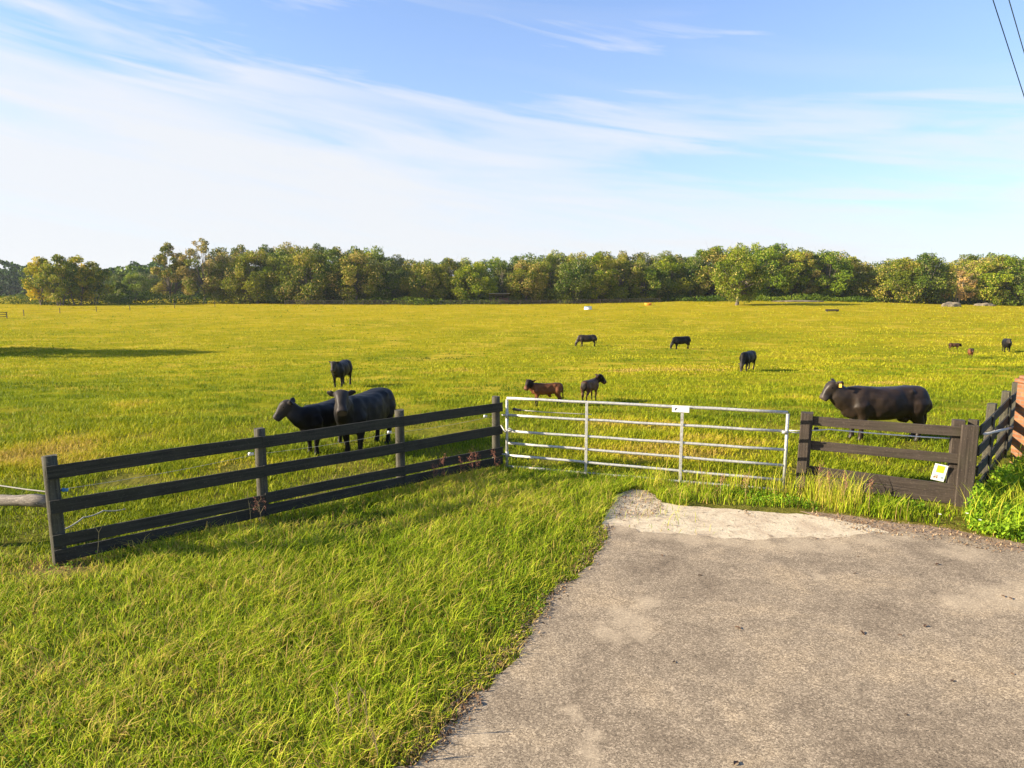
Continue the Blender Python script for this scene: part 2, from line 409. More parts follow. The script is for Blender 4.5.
def sheet(name, poly, z, mat, kind='structure'):
    bm = bmesh.new(); vs = [bm.verts.new((x, y, z)) for x, y in poly]
    f = bm.faces.new(vs); bmesh.ops.triangulate(bm, faces=[f], ngon_method='EAR_CLIP')
    for v in vs: pass
    ex = bmesh.ops.extrude_face_region(bm, geom=list(bm.faces))
    for v in [e for e in ex['geom'] if isinstance(e, bmesh.types.BMVert)]: v.co.z -= .05
    bmesh.ops.recalc_face_normals(bm, faces=list(bm.faces))
    me = bpy.data.meshes.new(name); bm.to_mesh(me); bm.free(); me.materials.append(mat)
    o = link(bpy.data.objects.new(name, me)); tag(o, kind=kind); return o
# asphalt
pa = [P(*q).xy for q in [(415, 767), (458, 722), (475, 694), (518, 650), (548, 606), (592, 560), (612, 527)]]
pb = [P(*q).xy for q in [(640, 533), (700, 537), (780, 539), (850, 538), (905, 532), (960, 538), (1024, 552)]]
asp_core = pa + pb
asp = rough_poly(None, .10, .1, 3, world=asp_core + [(16, 9.0), (16, -12), (-3.5, -12), (-2.2, 2.5)])
sheet('driveway', asp, .016, M['asphalt'])
sand = rough_poly([(600, 528), (606, 512), (616, 497), (632, 490), (648, 491), (662, 503), (700, 507), (760, 512), (820, 517), (868, 525), (890, 533), (850, 543), (780, 543), (700, 541), (640, 538)], .06, .1, 5)
sheet('sand_apron', sand, .008, M['sand'])
dirt = rough_poly([(800, 511), (850, 516), (900, 524), (950, 529), (1030, 545), (1030, 560), (960, 545), (905, 538), (862, 534)], .05, .1, 6)
sheet('dirt_strip', dirt, .0045, M['dirt'])

# ------------------------------------------------------------------ grass
def noise2(x, y, s, seed=0):
    r = np.random.default_rng(seed); o = np.zeros_like(x)
    for k in range(7):
        a = r.uniform(0, 2 * np.pi); f = s * r.uniform(.6, 1.9); ph = r.uniform(0, 6.28)
        o += np.sin((x * np.cos(a) + y * np.sin(a)) * f + ph + 1.3 * np.sin((x * np.sin(a) - y * np.cos(a)) * f * .7 + ph))
    return o / 7 * 1.6
def blades(name, x, y, h, w, lean, mat, hue, label, seed=0, z=None, kind='stuff', parent=None, cat='grass'):
    r = np.random.default_rng(seed); n = len(x)
    if z is None: z = terr(x, y)
    a = r.uniform(0, 2 * np.pi, n); dx, dy = np.cos(a), np.sin(a)
    b = a + r.uniform(-.7, .7, n) + np.pi / 2; wx, wy = np.cos(b) * w / 2, np.sin(b) * w / 2
    L = h * lean * r.uniform(.3, 1.2, n)
    V = np.empty((n, 5, 3))
    V[:, 0] = np.stack([x - wx, y - wy, z - .01], -1); V[:, 1] = np.stack([x + wx, y + wy, z - .01], -1)
    mx, my, mz = x + dx * L * .35, y + dy * L * .35, z + h * .6
    V[:, 2] = np.stack([mx + wx * .85, my + wy * .85, mz], -1); V[:, 3] = np.stack([mx - wx * .85, my - wy * .85, mz], -1)
    V[:, 4] = np.stack([x + dx * L, y + dy * L, z + h * (1 - .25 * np.clip(lean, 0, 1) * r.uniform(0, 1, n))], -1)
    base = np.arange(n)[:, None] * 5
    q = base + np.array([0, 1, 2, 3]); t = base + np.array([3, 2, 4])
    o = np_mesh(name, V.reshape(-1, 3), q, t, mat, {'hue': np.repeat(np.clip(hue, 0, 1), 5)}, parent)
    return tag(o, label, cat, kind=kind)

def keep_off(x, y):
    m = ~inpoly(x, y, asp)
    ins = inpoly(x, y, sand) ; m &= ~(ins & (rng.uniform(0, 1, len(x)) > .02))
    return m
FL0 = P(62, 562).xy; FL1 = P(500, 469).xy            # left fence line
FR0 = P(800, 489).xy; FR1 = P(966, 506).xy           # right fence line
FE = P(1024, 447).xy
def side(x, y, a, b): return (b.x - a.x) * (y - a.y) - (b.y - a.y) * (x - a.x)
dirL = (FL1 - FL0).normalized(); FLx = FL0 - dirL * 30
fence_path = [(-60, FL0.y - .3), (FL0.x, FL0.y), (FL1.x, FL1.y), (FR0.x, FR0.y), (FR1.x, FR1.y), (FE.x, FE.y), (FE.x + 20, FE.y + 22)]
fpx = [q[0] for q in fence_path]; fpy = [q[1] for q in fence_path]
def beyond(x, y): return y > np.interp(x, fpx, fpy)

def scatter(n, x0, x1, y0, y1): return rng.uniform(x0, x1, n), rng.uniform(y0, y1, n)
# verge: clumped long grass between the camera and the fence
n = 330000
cx, cy = scatter(9000, -11, 2.8, 3.6, 13.6)
ci = rng.integers(0, 9000, n); sc = rng.uniform(.03, .1, n)
x = cx[ci] + rng.normal(0, 1, n) * sc; y = cy[ci] + rng.normal(0, 1, n) * sc
half = rng.uniform(0, 1, n) < .45; ux, uy = scatter(n, -11, 2.8, 3.6, 13.6); x = np.where(half, ux, x); y = np.where(half, uy, y)
m = ~beyond(x, y - .08) & keep_off(x, y) & (np.abs(x) < .8 * y + 1.2)
ci = ci[m]; x, y = x[m], y[m]
tuft = rng.normal(0, 1, 9000)[ci]
patch = noise2(x, y, 1.6, 3); patch2 = noise2(x, y, .7, 4)
# distance to asphalt edge lowers the grass
ed = np.full(len(x), 9.0)
for i in range(len(pa) - 1):
    a, b = pa[i], pa[i + 1]; ab = b - a; t = np.clip(((x - a.x) * ab.x + (y - a.y) * ab.y) / ab.length_squared, 0, 1)
    ed = np.minimum(ed, np.hypot(x - a.x - t * ab.x, y - a.y - t * ab.y))
a_l = P(58, 572)
h = (.075 + .035 * patch + .04 * tuft + rng.uniform(0, .09, len(x))) * np.clip(.4 + ed * 1.2, .4, 1)
bare = np.clip(1.3 - np.hypot((x - a_l.x) / .8, (y - a_l.y) / .3), 0, 1) + np.clip(1.5 - np.hypot((x - a_l.x - 2.2) / 1.9, (y - a_l.y - 1.6) / .35), 0, 1) * .6
keepb = rng.uniform(0, 1, len(x)) > bare * .85; x, y, h, tuft, patch, patch2, ed, bare = (q[keepb] for q in (x, y, h, tuft, patch, patch2, ed, bare))
h = np.clip(h * (1 - .5 * np.clip(bare, 0, 1)), .03, .32)
hue = .48 + .16 * patch2 + .10 * patch + .14 * tuft + rng.normal(0, .2, len(x)) + .3 * np.clip(bare, 0, 1) + np.where(ed < .25, .1, 0)
hue = np.where(rng.uniform(0, 1, len(x)) < .05, .95, hue)
blades('verge_grass', x, y, h, rng.uniform(.004, .010, len(x)), 1.3, M['verge'], hue, 'long bright green roadside grass between the driveway and dark fence', 1)

# dead thatch and clover in the verge
n_ = 26000; x, y = scatter(n_, -11, 2.8, 3.6, 13.6); m = ~beyond(x, y - .05) & keep_off(x, y) & (np.abs(x) < .8 * y + 1.2) & (noise2(x, y, 2.4, 61) + rng.uniform(-.5, .5, n_) > .1); x, y = x[m], y[m]
blades('dead_thatch', x, y, rng.uniform(.03, .11, len(x)), rng.uniform(.004, .009, len(x)), 2.4, M['verge'], rng.uniform(.8, 1, len(x)), 'dry tan thatch lying among the verge grass', 62)
def clover(x, y, seed, zmax, size):
    return np.stack([x, y, rng.uniform(.02, zmax, len(x))], -1), rng.uniform(.6, 1.2, len(x)) * size
n_ = 60000; x, y = scatter(n_, -11, 2.8, 3.6, 13.6); m = ~beyond(x, y) & keep_off(x, y) & (np.abs(x) < .8 * y + 1.2) & (noise2(x, y, 1.9, 63) + .5 * noise2(x, y, 5, 64) > .55); x, y = x[m], y[m]
LATE = [(x, y)]
# grass strip in front of the gate and right fence
strip = [P(*q).xy for q in [(508, 474), (600, 478), (700, 487), (790, 494), (900, 505), (960, 513), (1024, 500), (1024, 545), (955, 527), (900, 521), (850, 515), (800, 509), (700, 504), (660, 500), (610, 497), (540, 480)]]
strip = [(q.x, q.y) for q in strip]
x, y = scatter(60000, -.5, 10.5, 8.5, 14)
m = inpoly(x, y, strip) & keep_off(x, y); x, y = x[m], y[m]
pt = noise2(x, y, 2.6, 9)
h = np.clip(.08 + .08 * pt + rng.uniform(0, .12, len(x)) + np.where((x > 5.0) & (x < 5.9), .08, np.where(x > 5.9, -.04, 0)), .03, .5)
hue = .5 + .22 * noise2(x, y, 2.0, 10) + rng.normal(0, .2, len(x)) + np.where(rng.uniform(0, 1, len(x)) < .12, .4, 0)
keep = pt + rng.uniform(-.7, .7, len(x)) > -.35; x, y, h, hue = x[keep], y[keep], h[keep], hue[keep]
blades('gate_grass', x, y, h, rng.uniform(.006, .013, len(x)), .8, M['verge'], hue, 'patchy tufted grass and weeds along the foot of the metal gate', 2)
# taller fine grass stalks by the right fence
cl = [P(q, w).xy for q, w in [(822, 500), (838, 508), (850, 512), (812, 497), (845, 500), (832, 506), (778, 497), (740, 495), (700, 492), (655, 488)]]
ci = rng.integers(0, len(cl), 800); sdx = rng.normal(0, .16, 800); sdy = rng.normal(0, .09, 800)
x = np.array([cl[i].x for i in ci]) + sdx; y = np.array([cl[i].y for i in ci]) + sdy; m = keep_off(x, y); x, y = x[m], y[m]
blades('tall_grass', x, y, rng.uniform(.25, .6, len(x)), rng.uniform(.006, .01, len(x)), .6, M['verge'], rng.uniform(.55, 1, len(x)), 'tall yellow grass stalks growing against the right wooden fence', 3)

# pasture
def pasture(n, y0, y1, hmul, wmul, seed, name, label):
    r = np.random.default_rng(seed)
    # density falls with the square of the distance
    t = r.uniform(0, 1, n); y = y0 * y1 / (y1 - t * (y1 - y0)); x = r.uniform(-1, 1, n) * (.82 * y + 1)
    k = n // 5; sel = r.integers(0, k, n); cxx, cyy = x[:k], y[:k]; cl_ = r.uniform(0, 1, n) < .6
    sg = .012 * cyy[sel] * r.uniform(.4, 1.2, n)
    x = np.where(cl_, cxx[sel] + r.normal(0, 1, n) * sg, x); y = np.where(cl_, cyy[sel] + r.normal(0, 1, n) * sg * 1.0, y)
    m = beyond(x, y) & (y > 6) & keep_off(x, y); x, y = x[m], y[m]
    d = y; nn = noise2(x, y, .5, 21); n3 = noise2(x, y, .12, 22); n4 = noise2(x, y, 2.2, 25); n5 = noise2(x, y, 1.1, 26)
    keep = (n4 + .6 * n5 + .5 * nn + r.uniform(-.8, .8, len(x))) > -.25 - .0 * d; x, y, d, nn, n3, n4, n5 = (q[keep] for q in (x, y, d, nn, n3, n4, n5))
    tf = r.normal(0, 1, n)[sel][m][keep]
    h = (.045 + .025 * nn + .03 * np.clip(n4, -1, 1) + .02 * tf + r.uniform(0, .05, len(x))) * hmul * (1 + d / 70); h = np.clip(h, .02, .5)
    w = wmul * (.006 + d * .0006) * r.uniform(.6, 1.3, len(x))
    n6 = noise2(x, y, .28, 27); n7 = noise2(x * .35, y, .9, 28)
    tan = np.clip((n5 * .5 + nn * .5 - .3) * 1.0, 0, .28)
    dk = np.clip((d - 25) / 40, 0, 1); tan = tan + dk * (.24 * n7 + .16 * n6) + .03
    hue = .40 + .16 * nn + .18 * n3 - .14 * n4 + .05 * tf + tan + r.normal(0, .11, len(x)) * np.clip(1.1 - d / 70, .25, 1) + np.clip((d - 20) / 300, 0, .22)
    blades(name, x, y, h, w, .9, M['pasture'], np.minimum(hue, np.where(d > 45, .74, .95)), label, seed)
pasture(430000, 8.5, 40, 1.0, .95, 31, 'pasture_grass', 'short grazed yellow green pasture grass behind the fences and gate')
pasture(150000, 38, 240, .7, 1.4, 33, 'field_grass', 'grass tufts covering the far field up to the tree line')

# broad-leaved weeds at the right corner
def leafmass(name, pts, sizes, mat, hue, seed=0, parent=None, up=.5, aspect=.6, smooth=False):
    r = np.random.default_rng(seed); n = len(pts)
    d = r.normal(0, 1, (n, 3)); d /= np.linalg.norm(d, axis=1, keepdims=True)
    nn = r.normal(0, 1, (n, 3)); nn[:, 2] = np.abs(nn[:, 2]) + up; t = np.cross(d, nn); t /= np.linalg.norm(t, axis=1, keepdims=True) + 1e-9
    s = np.asarray(sizes)[:, None]; a = d * s; b = t * s * aspect
    V = np.stack([pts - a, pts + b * .9 - a * .1, pts + a, pts - b * .9 - a * .1], 1)
    q = np.arange(n * 4).reshape(n, 4)
    return np_mesh(name, V.reshape(-1, 3), q, None, mat, {'hue': np.repeat(np.clip(hue, 0, 1), 4)}, parent)
wp = [P(*q).xy for q in [(972, 535), (962, 520), (976, 505), (990, 492), (1003, 478), (1040, 455), (1090, 470), (1090, 560), (1024, 552)]]
wp = [(q.x, q.y) for q in wp]
x, y = scatter(60000, 6.5, 13, 9, 15); m = inpoly(x, y, wp); x, y = x[m], y[m]
hm = np.clip(.28 + .16 * noise2(x, y, 2.5, 41), .06, .6); zz = hm * rng.uniform(0, 1, len(x)) ** .5
o = leafmass('broadleaf_weeds', np.stack([x, y, zz], -1), rng.uniform(.018, .045, len(x)), M['weed'], .5 + .25 * noise2(x, y, 3, 42) + rng.normal(0, .18, len(x)), 5)
tag(o, 'bright green leafy weeds filling the corner by the right fence', 'weeds', kind='stuff')
pc, sc_ = clover(*LATE[0], 1, .11, .014)
o = leafmass('verge_clover', pc, sc_, M['weed'], .3 + .15 * rng.normal(0, 1, len(pc)), 65, up=1.2, aspect=.9)
tag(o, 'low round-leaved clover and weeds in patches of the verge', 'clover', kind='stuff')
x, y = scatter(9000, 6.5, 13, 9, 15); m = inpoly(x, y, wp); x, y = x[m], y[m]
blades('corner_grass', x, y, rng.uniform(.2, .6, len(x)), rng.uniform(.006, .011, len(x)), .8, M['verge'], rng.uniform(.3, .9, len(x)), 'loose grass stalks growing through the leafy weeds in the corner', 66)
# low weeds mixed in the strip
x, y = scatter(40000, 3.5, 9.5, 8.5, 12.5); m = inpoly(x, y, strip) & keep_off(x, y) & (noise2(x, y, 2.2, 55) > .1); x, y = x[m], y[m]
o = leafmass('creeping_weeds', np.stack([x, y, rng.uniform(.0, .14, len(x))], -1), rng.uniform(.012, .03, len(x)), M['weed'], .35 + .2 * noise2(x, y, 3, 43) + rng.normal(0, .15, len(x)), 6)
tag(o, 'low dark green creeping weeds below the gate and right fence', 'weeds', kind='stuff')

# ------------------------------------------------------------------ fences
def board(parent, p0, p1, hgt, th, mat, name='board', wob=.006, seed=0):
    """sawn plank from p0 to p1 (centres), local x along its length"""
    p0, p1 = Vector(p0), Vector(p1); L = (p1 - p0).length; r = random.Random(seed * 7 + 3)
    n = max(4, int(L / .25)); vs = []; ph = r.uniform(0, 6)
    for i in range(n + 1):
        x = -L / 2 + L * i / n; dz = wob * math.sin(x * 1.4 + ph) + r.uniform(-1, 1) * .0015; dy = wob * .6 * math.sin(x * .9 + ph * 2)
        for (yy, zz) in ((-th / 2, -hgt / 2), (th / 2, -hgt / 2), (th / 2, hgt / 2), (-th / 2, hgt / 2)):
            vs.append((x, yy + dy, zz + dz + r.uniform(-1, 1) * .001))
    fs = [(3, 2, 1, 0), (4 * n, 4 * n + 1, 4 * n + 2, 4 * n + 3)]
    for i in range(n):
        a = i * 4; b = a + 4
        for k in range(4): fs.append((a + k, a + (k + 1) % 4, b + (k + 1) % 4, b + k))
    base = parent.location if parent else Vector()
    o = mesh_obj(name, vs, fs, mat, parent); o.location = (p0 + p1) / 2 - base
    d = (p1 - p0).normalized(); o.rotation_euler = (0, -math.asin(d.z), math.atan2(d.y, d.x))
    md = o.modifiers.new('bevel', 'BEVEL'); md.width = .004; md.segments = 1; md.limit_method = 'ANGLE'
    return o
def post(parent, p, hgt, w, d, ang, mat, round_=False, lean=(0, 0), seed=0, name='post'):
    """post whose local x runs up the grain"""
    r = random.Random(seed + 11); n = 8; vs = []; fs = []
    if round_: prof = [(w / 2 * math.cos(2 * math.pi * k / 14) * r.uniform(.96, 1.04), d / 2 * math.sin(2 * math.pi * k / 14) * r.uniform(.96, 1.04)) for k in range(14)]
    else:
        c = .012; prof = [(w / 2, -d / 2 + c), (w / 2, d / 2 - c), (w / 2 - c, d / 2), (-w / 2 + c, d / 2), (-w / 2, d / 2 - c), (-w / 2, -d / 2 + c), (-w / 2 + c, -d / 2), (w / 2 - c, -d / 2)]
    m = len(prof)
    for i in range(n + 1):
        t = i / n; z = -.2 + (hgt + .2) * t; k = 1 + r.uniform(-.015, .015) + (.03 * (1 - t))
        for (a, b) in prof:
            zz = z + (r.uniform(-.008, .008) if i == n else 0)
            vs.append((zz, a * k, b * k))
    for i in range(n):
        for k in range(m): fs.append((i * m + k, i * m + (k + 1) % m, (i + 1) * m + (k + 1) % m, (i + 1) * m + k))
    fs.append(tuple(range(m - 1, -1, -1))); fs.append(tuple(n * m + k for k in range(m)))
    o = mesh_obj(name, vs, fs, mat, parent); base = parent.location if parent else Vector()
    o.location = Vector(p) - base
    # local x -> up, local y -> along the fence (angle ang)
    ex = Vector((lean[0], lean[1], 1)).normalized(); ey = Vector((math.cos(ang), math.sin(ang), 0)); ez = ex.cross(ey).normalized(); ey = ez.cross(ex)
    mt = Matrix((ex, ey, ez)).transposed(); o.rotation_euler = mt.to_euler()
    if round_:
        o.data.polygons.foreach_set('use_smooth', [len(p_.vertices) == 4 for p_ in o.data.polygons])
    return o

BZ = [(1.275, 1.125), (.835, .685), (.425, .275), (.245, .085)]
def zc(k): return (BZ[k][0] + BZ[k][1]) / 2
FL0 = P(62, 566).xy; a0 = Vector((FL0.x, FL0.y, 0)); a1 = Vector((FL1.x, FL1.y, 0)); dL = (a1 - a0).normalized(); nL = Vector((dL.y, -dL.x, 0)); angL = math.atan2(dL.y, dL.x)
def on_line(px, a, d):         # point of the ground line a+t*d seen in column px (ground height 0)
    best = None
    lo, hi = -5.0, 15.0
    f = lambda t: 512 + F * (a.x + d.x * t) / ((a.y + d.y * t) * cp + CAMH * sp) - px
    for _ in range(60):
        mid = (lo + hi) / 2
        if (f(lo) < 0) == (f(mid) < 0): lo = mid
        else: hi = mid
    return a + d * lo
lf = empty('board_fence', a0); tag(lf, 'long dark four board fence running left from the metal gate', 'fence')
pl = [on_line(q, a0, dL) for q in (62, 266, 404, 499)]
back = -nL * .085
for i, q in enumerate(pl):
    post(lf, q + back, 1.385 if i != 3 else 1.40, .16, .15, angL, M['post'], True, ((-.02, .01), (0, .005), (-.005, .0), (.0, .0))[i], i)
drop = [(0, .0), (-.0, .0), (0, 0), (0, 0)]
for i in range(3):
    q0 = pl[i] - (dL * .07 if i == 0 else dL * -.001); q1 = pl[i + 1] + (dL * .075 if i == 2 else dL * -.001)
    for k in range(4):
        z0 = zc(k) - (.025 if (k == 2 and i == 0) else 0) - (.03 if (k == 3 and i == 0) else 0) + (.01 if k == 3 and i == 1 else 0); z1 = zc(k) - (.02 if (k == 2 and i == 0) else 0)
        off = nL * (.014 if k != 1 else .016)
        board(lf, q0 + off + Vector((0, 0, z0)), q1 + off + Vector((0, 0, z1)), (.168 if k < 2 else .155), .03, M['wood'], seed=i * 4 + k)
# corner post left side and grey log rail going left
lr = empty('log_rail', a0 + Vector((-2.3, .35, 0))); tag(lr, 'weathered pale grey log rail tied to the left end post', 'log')
mb = MB(); e0 = a0 + Vector((-.09, .1, .79)); e1 = a0 + Vector((-2.35, .55, .74))
pts = [e0.lerp(e1, t / 8) + Vector((0, 0, .012 * math.sin(t * 1.7))) for t in range(9)]
mb.tube([p_ - lr.location for p_ in pts], [.075 + .008 * math.sin(i * 2.1) for i in range(9)], 12); mb.build('rail', M['log'], lr, True)
post(lr, e1 + Vector((-.05, 0, -.74)), 1.1, .14, .14, 0, M['post'], True, seed=44)
# electric rope with insulators, behind the left fence
def rope(name, pts, label, rad=.006, sag=.02, ins=(), mat='rope', group=None, insname='insulator'):
    root = empty(name, pts[0]); full = []
    for i in range(len(pts) - 1):
        for k in range(8): 
            t = k / 8; q = Vector(pts[i]).lerp(Vector(pts[i + 1]), t); q.z -= sag * 4 * t * (1 - t); full.append(q)
    full.append(Vector(pts[-1])); mb = MB(); mb.tube([q - root.location for q in full], rad, 6); mb.build('strand', M[mat], root, True)
    for c, m_ in ins:
        mb = MB(); c = Vector(c) - root.location
        mb.tube([c + Vector((-.035, 0, 0)), c + Vector((-.01, 0, 0)), c + Vector((.0, 0, 0)), c + Vector((.035, 0, .0))], [.022, .028, .018, .024], 8); mb.build(insname, M[m_], root, True)
    return tag(root, label, 'rope', group)
bk = -nL * .20
rp = [pl[0] + bk + Vector((.05, 0, .93))] + [pl[i] + bk + Vector((0, 0, .98)) for i in (1, 2)] + [pl[3] + bk + Vector((0, 0, 1.0))]
rope('electric_rope', rp, 'thin electric rope with white insulators strung behind the left fence', .003, .03,
     [(rp[0] + Vector((.1, 0, 0)), 'bluecap'), (rp[1] + Vector((-.1, 0, 0)), 'white'), (rp[2] + Vector((-.12, 0, 0)), 'white'), (rp[3] + Vector((-.13, 0, 0)), 'white')])
rope('tie_rope', [a0 + Vector((-.08, .05, .93)), a0 + Vector((-.45, .1, .955)), a0 + Vector((-1.0, .2, 1.0)), a0 + Vector((-2.3, .4, 1.07))], 'pale rope leaving the left end post above the grey log', .009, .0)
rope('loose_cord', [P(62, 533) + Vector((0, 0, .04)), P(84, 524) + Vector((0, 0, .10)), P(104, 517) + Vector((0, 0, .10)), P(126, 512) + Vector((0, 0, .05))], 'pale cord hanging low behind the left bay of the fence', .011, .02)

# right fence facing the driveway
b0 = Vector((FR0.x, FR0.y, 0)); b1 = Vector((FR1.x, FR1.y, 0)); dR = (b1 - b0).normalized(); nR = Vector((dR.y, -dR.x, 0)); angR = math.atan2(dR.y, dR.x)
rf = empty('board_fence', b0); tag(rf, 'short brown black board fence between the gate and the corner post', 'fence')
post(rf, b0 + Vector((.02, 0, 0)), 1.34, .19, .17, angR, M['wood_brown'], False, (.02, 0), 21)
post(rf, b1 + Vector((-.055, 0, 0)) + nR * .035, 1.31, .235, .05, angR, M['wood_brown'], False, (0, 0), 22, 'corner_board')
post(rf, b1 - dR * .18 - nR * .12, 1.36, .17, .15, angR, M['wood_brown'], False, (0, 0), 23)
for k in range(4):
    z = [1.205, .78, .345, .16][k]
    zr_ = z - (.01, .02, .085, .07)[k]
    board(rf, b0 + dR * .09 + Vector((0, 0, z)), b1 - dR * .135 + Vector((0, 0, zr_)), .155 if k < 3 else .17, .03, M['wood_brown'], seed=40 + k)
w0 = b0 + dR * .1 - nR * .2 + Vector((0, 0, 1.04)); w1 = b1 - dR * .25 - nR * .2 + Vector((0, 0, 1.03))
rope('electric_rope', [b0 - dR * .2 + Vector((0, .05, 1.0)), w0 + dR * .3, w1], 'white rope stretched behind the short right fence', .011, .01, [(w0 + dR * .1, 'black')], 'white')
# receding right fence
c0 = b1 + dR * .09 - nR * .05; c1 = P(1022, 436); c1.z = 0
# direction fitted to the photo: line through (985,470) and (1016,432)
dE = (c1 - c0).normalized(); nE = Vector((dE.y, -dE.x, 0)); angE = math.atan2(dE.y, dE.x); LE = (c1 - c0).length
rr = empty('board_fence', c0); tag(rr, 'dark board fence running back from the corner toward the brick pillar', 'fence')
for i, t in enumerate((.02, .3, .58, .82, .98)):
    post(rr, c0 + dE * LE * t - nE * .1, 1.36, .15, .14, angE, M['post'] if i else M['wood_brown'], False, (0, 0), 60 + i)
for i in range(4):
    t0, t1 = (.02, .3, .58, .82, .98)[i:i + 2]
    for k in range(4):
        z = [1.2, .86, .52, .2][k]
        board(rr, c0 + dE * (LE * t0 + .004) + Vector((0, 0, z)), c0 + dE * (LE * t1 - .004) + Vector((0, 0, z)), .16, .03, M['wood'], seed=70 + i * 4 + k)
for t in (.18, .52, .78):
    board(rr, c0 + dE * LE * t + nE * .032 + Vector((0, 0, .68)) - dE * .06, c0 + dE * LE * t + nE * .032 + Vector((0, 0, .68)) + dE * .06, 1.22, .026, M['wood'], 'batten', 0.0, 90)
hr = empty('brace_pipe', c0 + nE * .07); mb = MB(); mb.tube([Vector((0, 0, 1.17)), dE * (LE * .6) + Vector((.02, 0, .62))], .022, 10)
mb.build('pipe', M['concrete'], hr, True); tag(hr, 'grey brace pipe across the far corner fence', 'pipe')
# brick pillar at the right edge
q = P(1016, 467); q = Vector((q.x + .36, q.y + .12, 0))
bp = empty('brick_pillar', q, .12); mb = MB(); mb.box((0, 0, .8), (.46, .46, 1.62)); mb.build('shaft', M['brick'], bp, bevel=.006)
mb = MB(); mb.box((0, 0, 1.65), (.54, .54, .075)); mb.box((0, 0, 1.72), (.44, .44, .06)); mb.build('cap', M['brick'], bp, bevel=.008)
tag(bp, 'orange brick gate pillar behind the corner fence at the right edge', 'pillar')

# sign card leaning on the third board
cq = b1 - dR * .42 - nR * .03
sg = empty('sign_card', cq + Vector((0, 0, .365)), angR); sg.rotation_euler = (R(8), R(9), angR)
mb = MB(); mb.box((0, 0, .14), (.185, .006, .28)); mb.build('card', M['white'], sg, bevel=.002)
mb = MB(); mb.box((.0, -.0045, .2), (.105, .003, .12)); mb.build('yellow_panel', M['yellow'], sg)
mb = MB(); mb.box((-.035, -.0045, .065), (.06, .003, .012)); mb.box((-.055, -.0045, .048), (.02, .003, .02)); mb.box((-.02, -.0045, .045), (.02, .003, .02)); mb.box((-.035, -.0045, .088), (.05, .003, .012)); mb.build('brown_mark', M['brownink'], sg)
mb = MB(); mb.tube([(.05, -.003, .065), (.05, -.0065, .065)], .02, 14); mb.build('round_mark', M['bluegrey'], sg)
tag(sg, 'small white and yellow card propped behind the right fence', 'sign')

# ------------------------------------------------------------------ gate
g0 = P(507, 470); g0.z = 0; g1 = P(783.5, 492); g1.z = 0
dG = (g1 - g0).normalized(); LG = (g1 - g0).length; nG = Vector((dG.y, -dG.x, 0)); angG = math.atan2(dG.y, dG.x)
gt = empty('metal_gate', g0, angG); tag(gt, 'wide galvanised tube farm gate between the two wooden fences', 'gate')
def gpart(name, fn, mat='galv', smooth=True, bevel=0):
    mb = MB(); fn(mb); return mb.build(name, M[mat], gt, smooth, bevel)
ZL = [1.385, 1.06, .755, .525, .29, .07]; ZR = [1.375, 1.05, .73, .46, .205, .03]
for k in range(6):
    r_ = .024 if k else .026; z0_, z1_ = ZL[k], ZR[k]
    gpart('rail', lambda m_: m_.tube([(.0 + (.026 if k else .0) + (LG - (.05 if k else 0)) * t / 8, 0, z0_ + (z1_ - z0_) * t / 8 + .004 * math.sin(t * 2.3 + k)) for t in range(9)], r_, 12))
gpart('stile', lambda m_: m_.tube([(0, 0, .06), (0, 0, 1.36)], .026, 12))
gpart('stile', lambda m_: m_.tube([(LG, 0, -.02), (LG, 0, 1.35)], .026, 12))
for px in (586, 680):
    qq = on_line(px, g0, dG); t = (qq - g0).length
    gpart('upright', lambda m_: m_.box((t, -.03, .71), (.05, .012, 1.32)), smooth=False, bevel=.003)
    xs = t
gpart('hinge', lambda m_: (m_.tube([(-.1, 0, .3), (.03, 0, .3)], .016, 8), m_.tube([(0, 0, .25), (0, 0, .36)], .034, 8)))
gpart('hinge', lambda m_: (m_.tube([(-.1, 0, 1.06), (.03, 0, 1.06)], .016, 8), m_.tube([(0, 0, 1.0), (0, 0, 1.12)], .034, 8)))
gpart('chain', lambda m_: m_.tube([(-.12, 0, .86), (-.02, -.05, .74), (.06, -.04, .82), (.16, -.035, .76)], .012, 6))
gpart('latch', lambda m_: (m_.box((LG - .03, -.03, 1.04), (.10, .03, .05)), m_.tube([(LG, 0, 1.04), (LG + .2, .02, 1.03)], .01, 6)))
sp_ = gpart('sign_plate', lambda m_: m_.box((xs - .03, -.052, 1.35), (.29, .004, .115)), 'white', False, .002)
mb = MB(); mb.box((xs - .115, -.0555, 1.345), (.022, .002, .05), Euler((0, R(25), 0)).to_matrix()); mb.box((xs - .1, -.0555, 1.357), (.03, .002, .012), Euler((0, R(-25), 0)).to_matrix()); mb.build('mark', M['ink'], sp_)
hd = empty('gate_handle', g0 + Vector((.1, .1, 1.16))); mb = MB(); mb.tube([(0, 0, 0), (.03, 0, -.004), (.15, 0, -.02), (.17, 0, -.022)], [.012, .028, .022, .03], 10); mb.build('grip', M['black'], hd, True)
mb = MB(); mb.tube([(.17, 0, -.022), (.6, .0, -.06), (1.2, -.03, -.085), (1.5, -.08, -.09)], .009, 6); mb.build('cord', M['rope'], hd, True); tag(hd, 'black electric fence handle and cord behind the hinge end of the gate', 'handle')

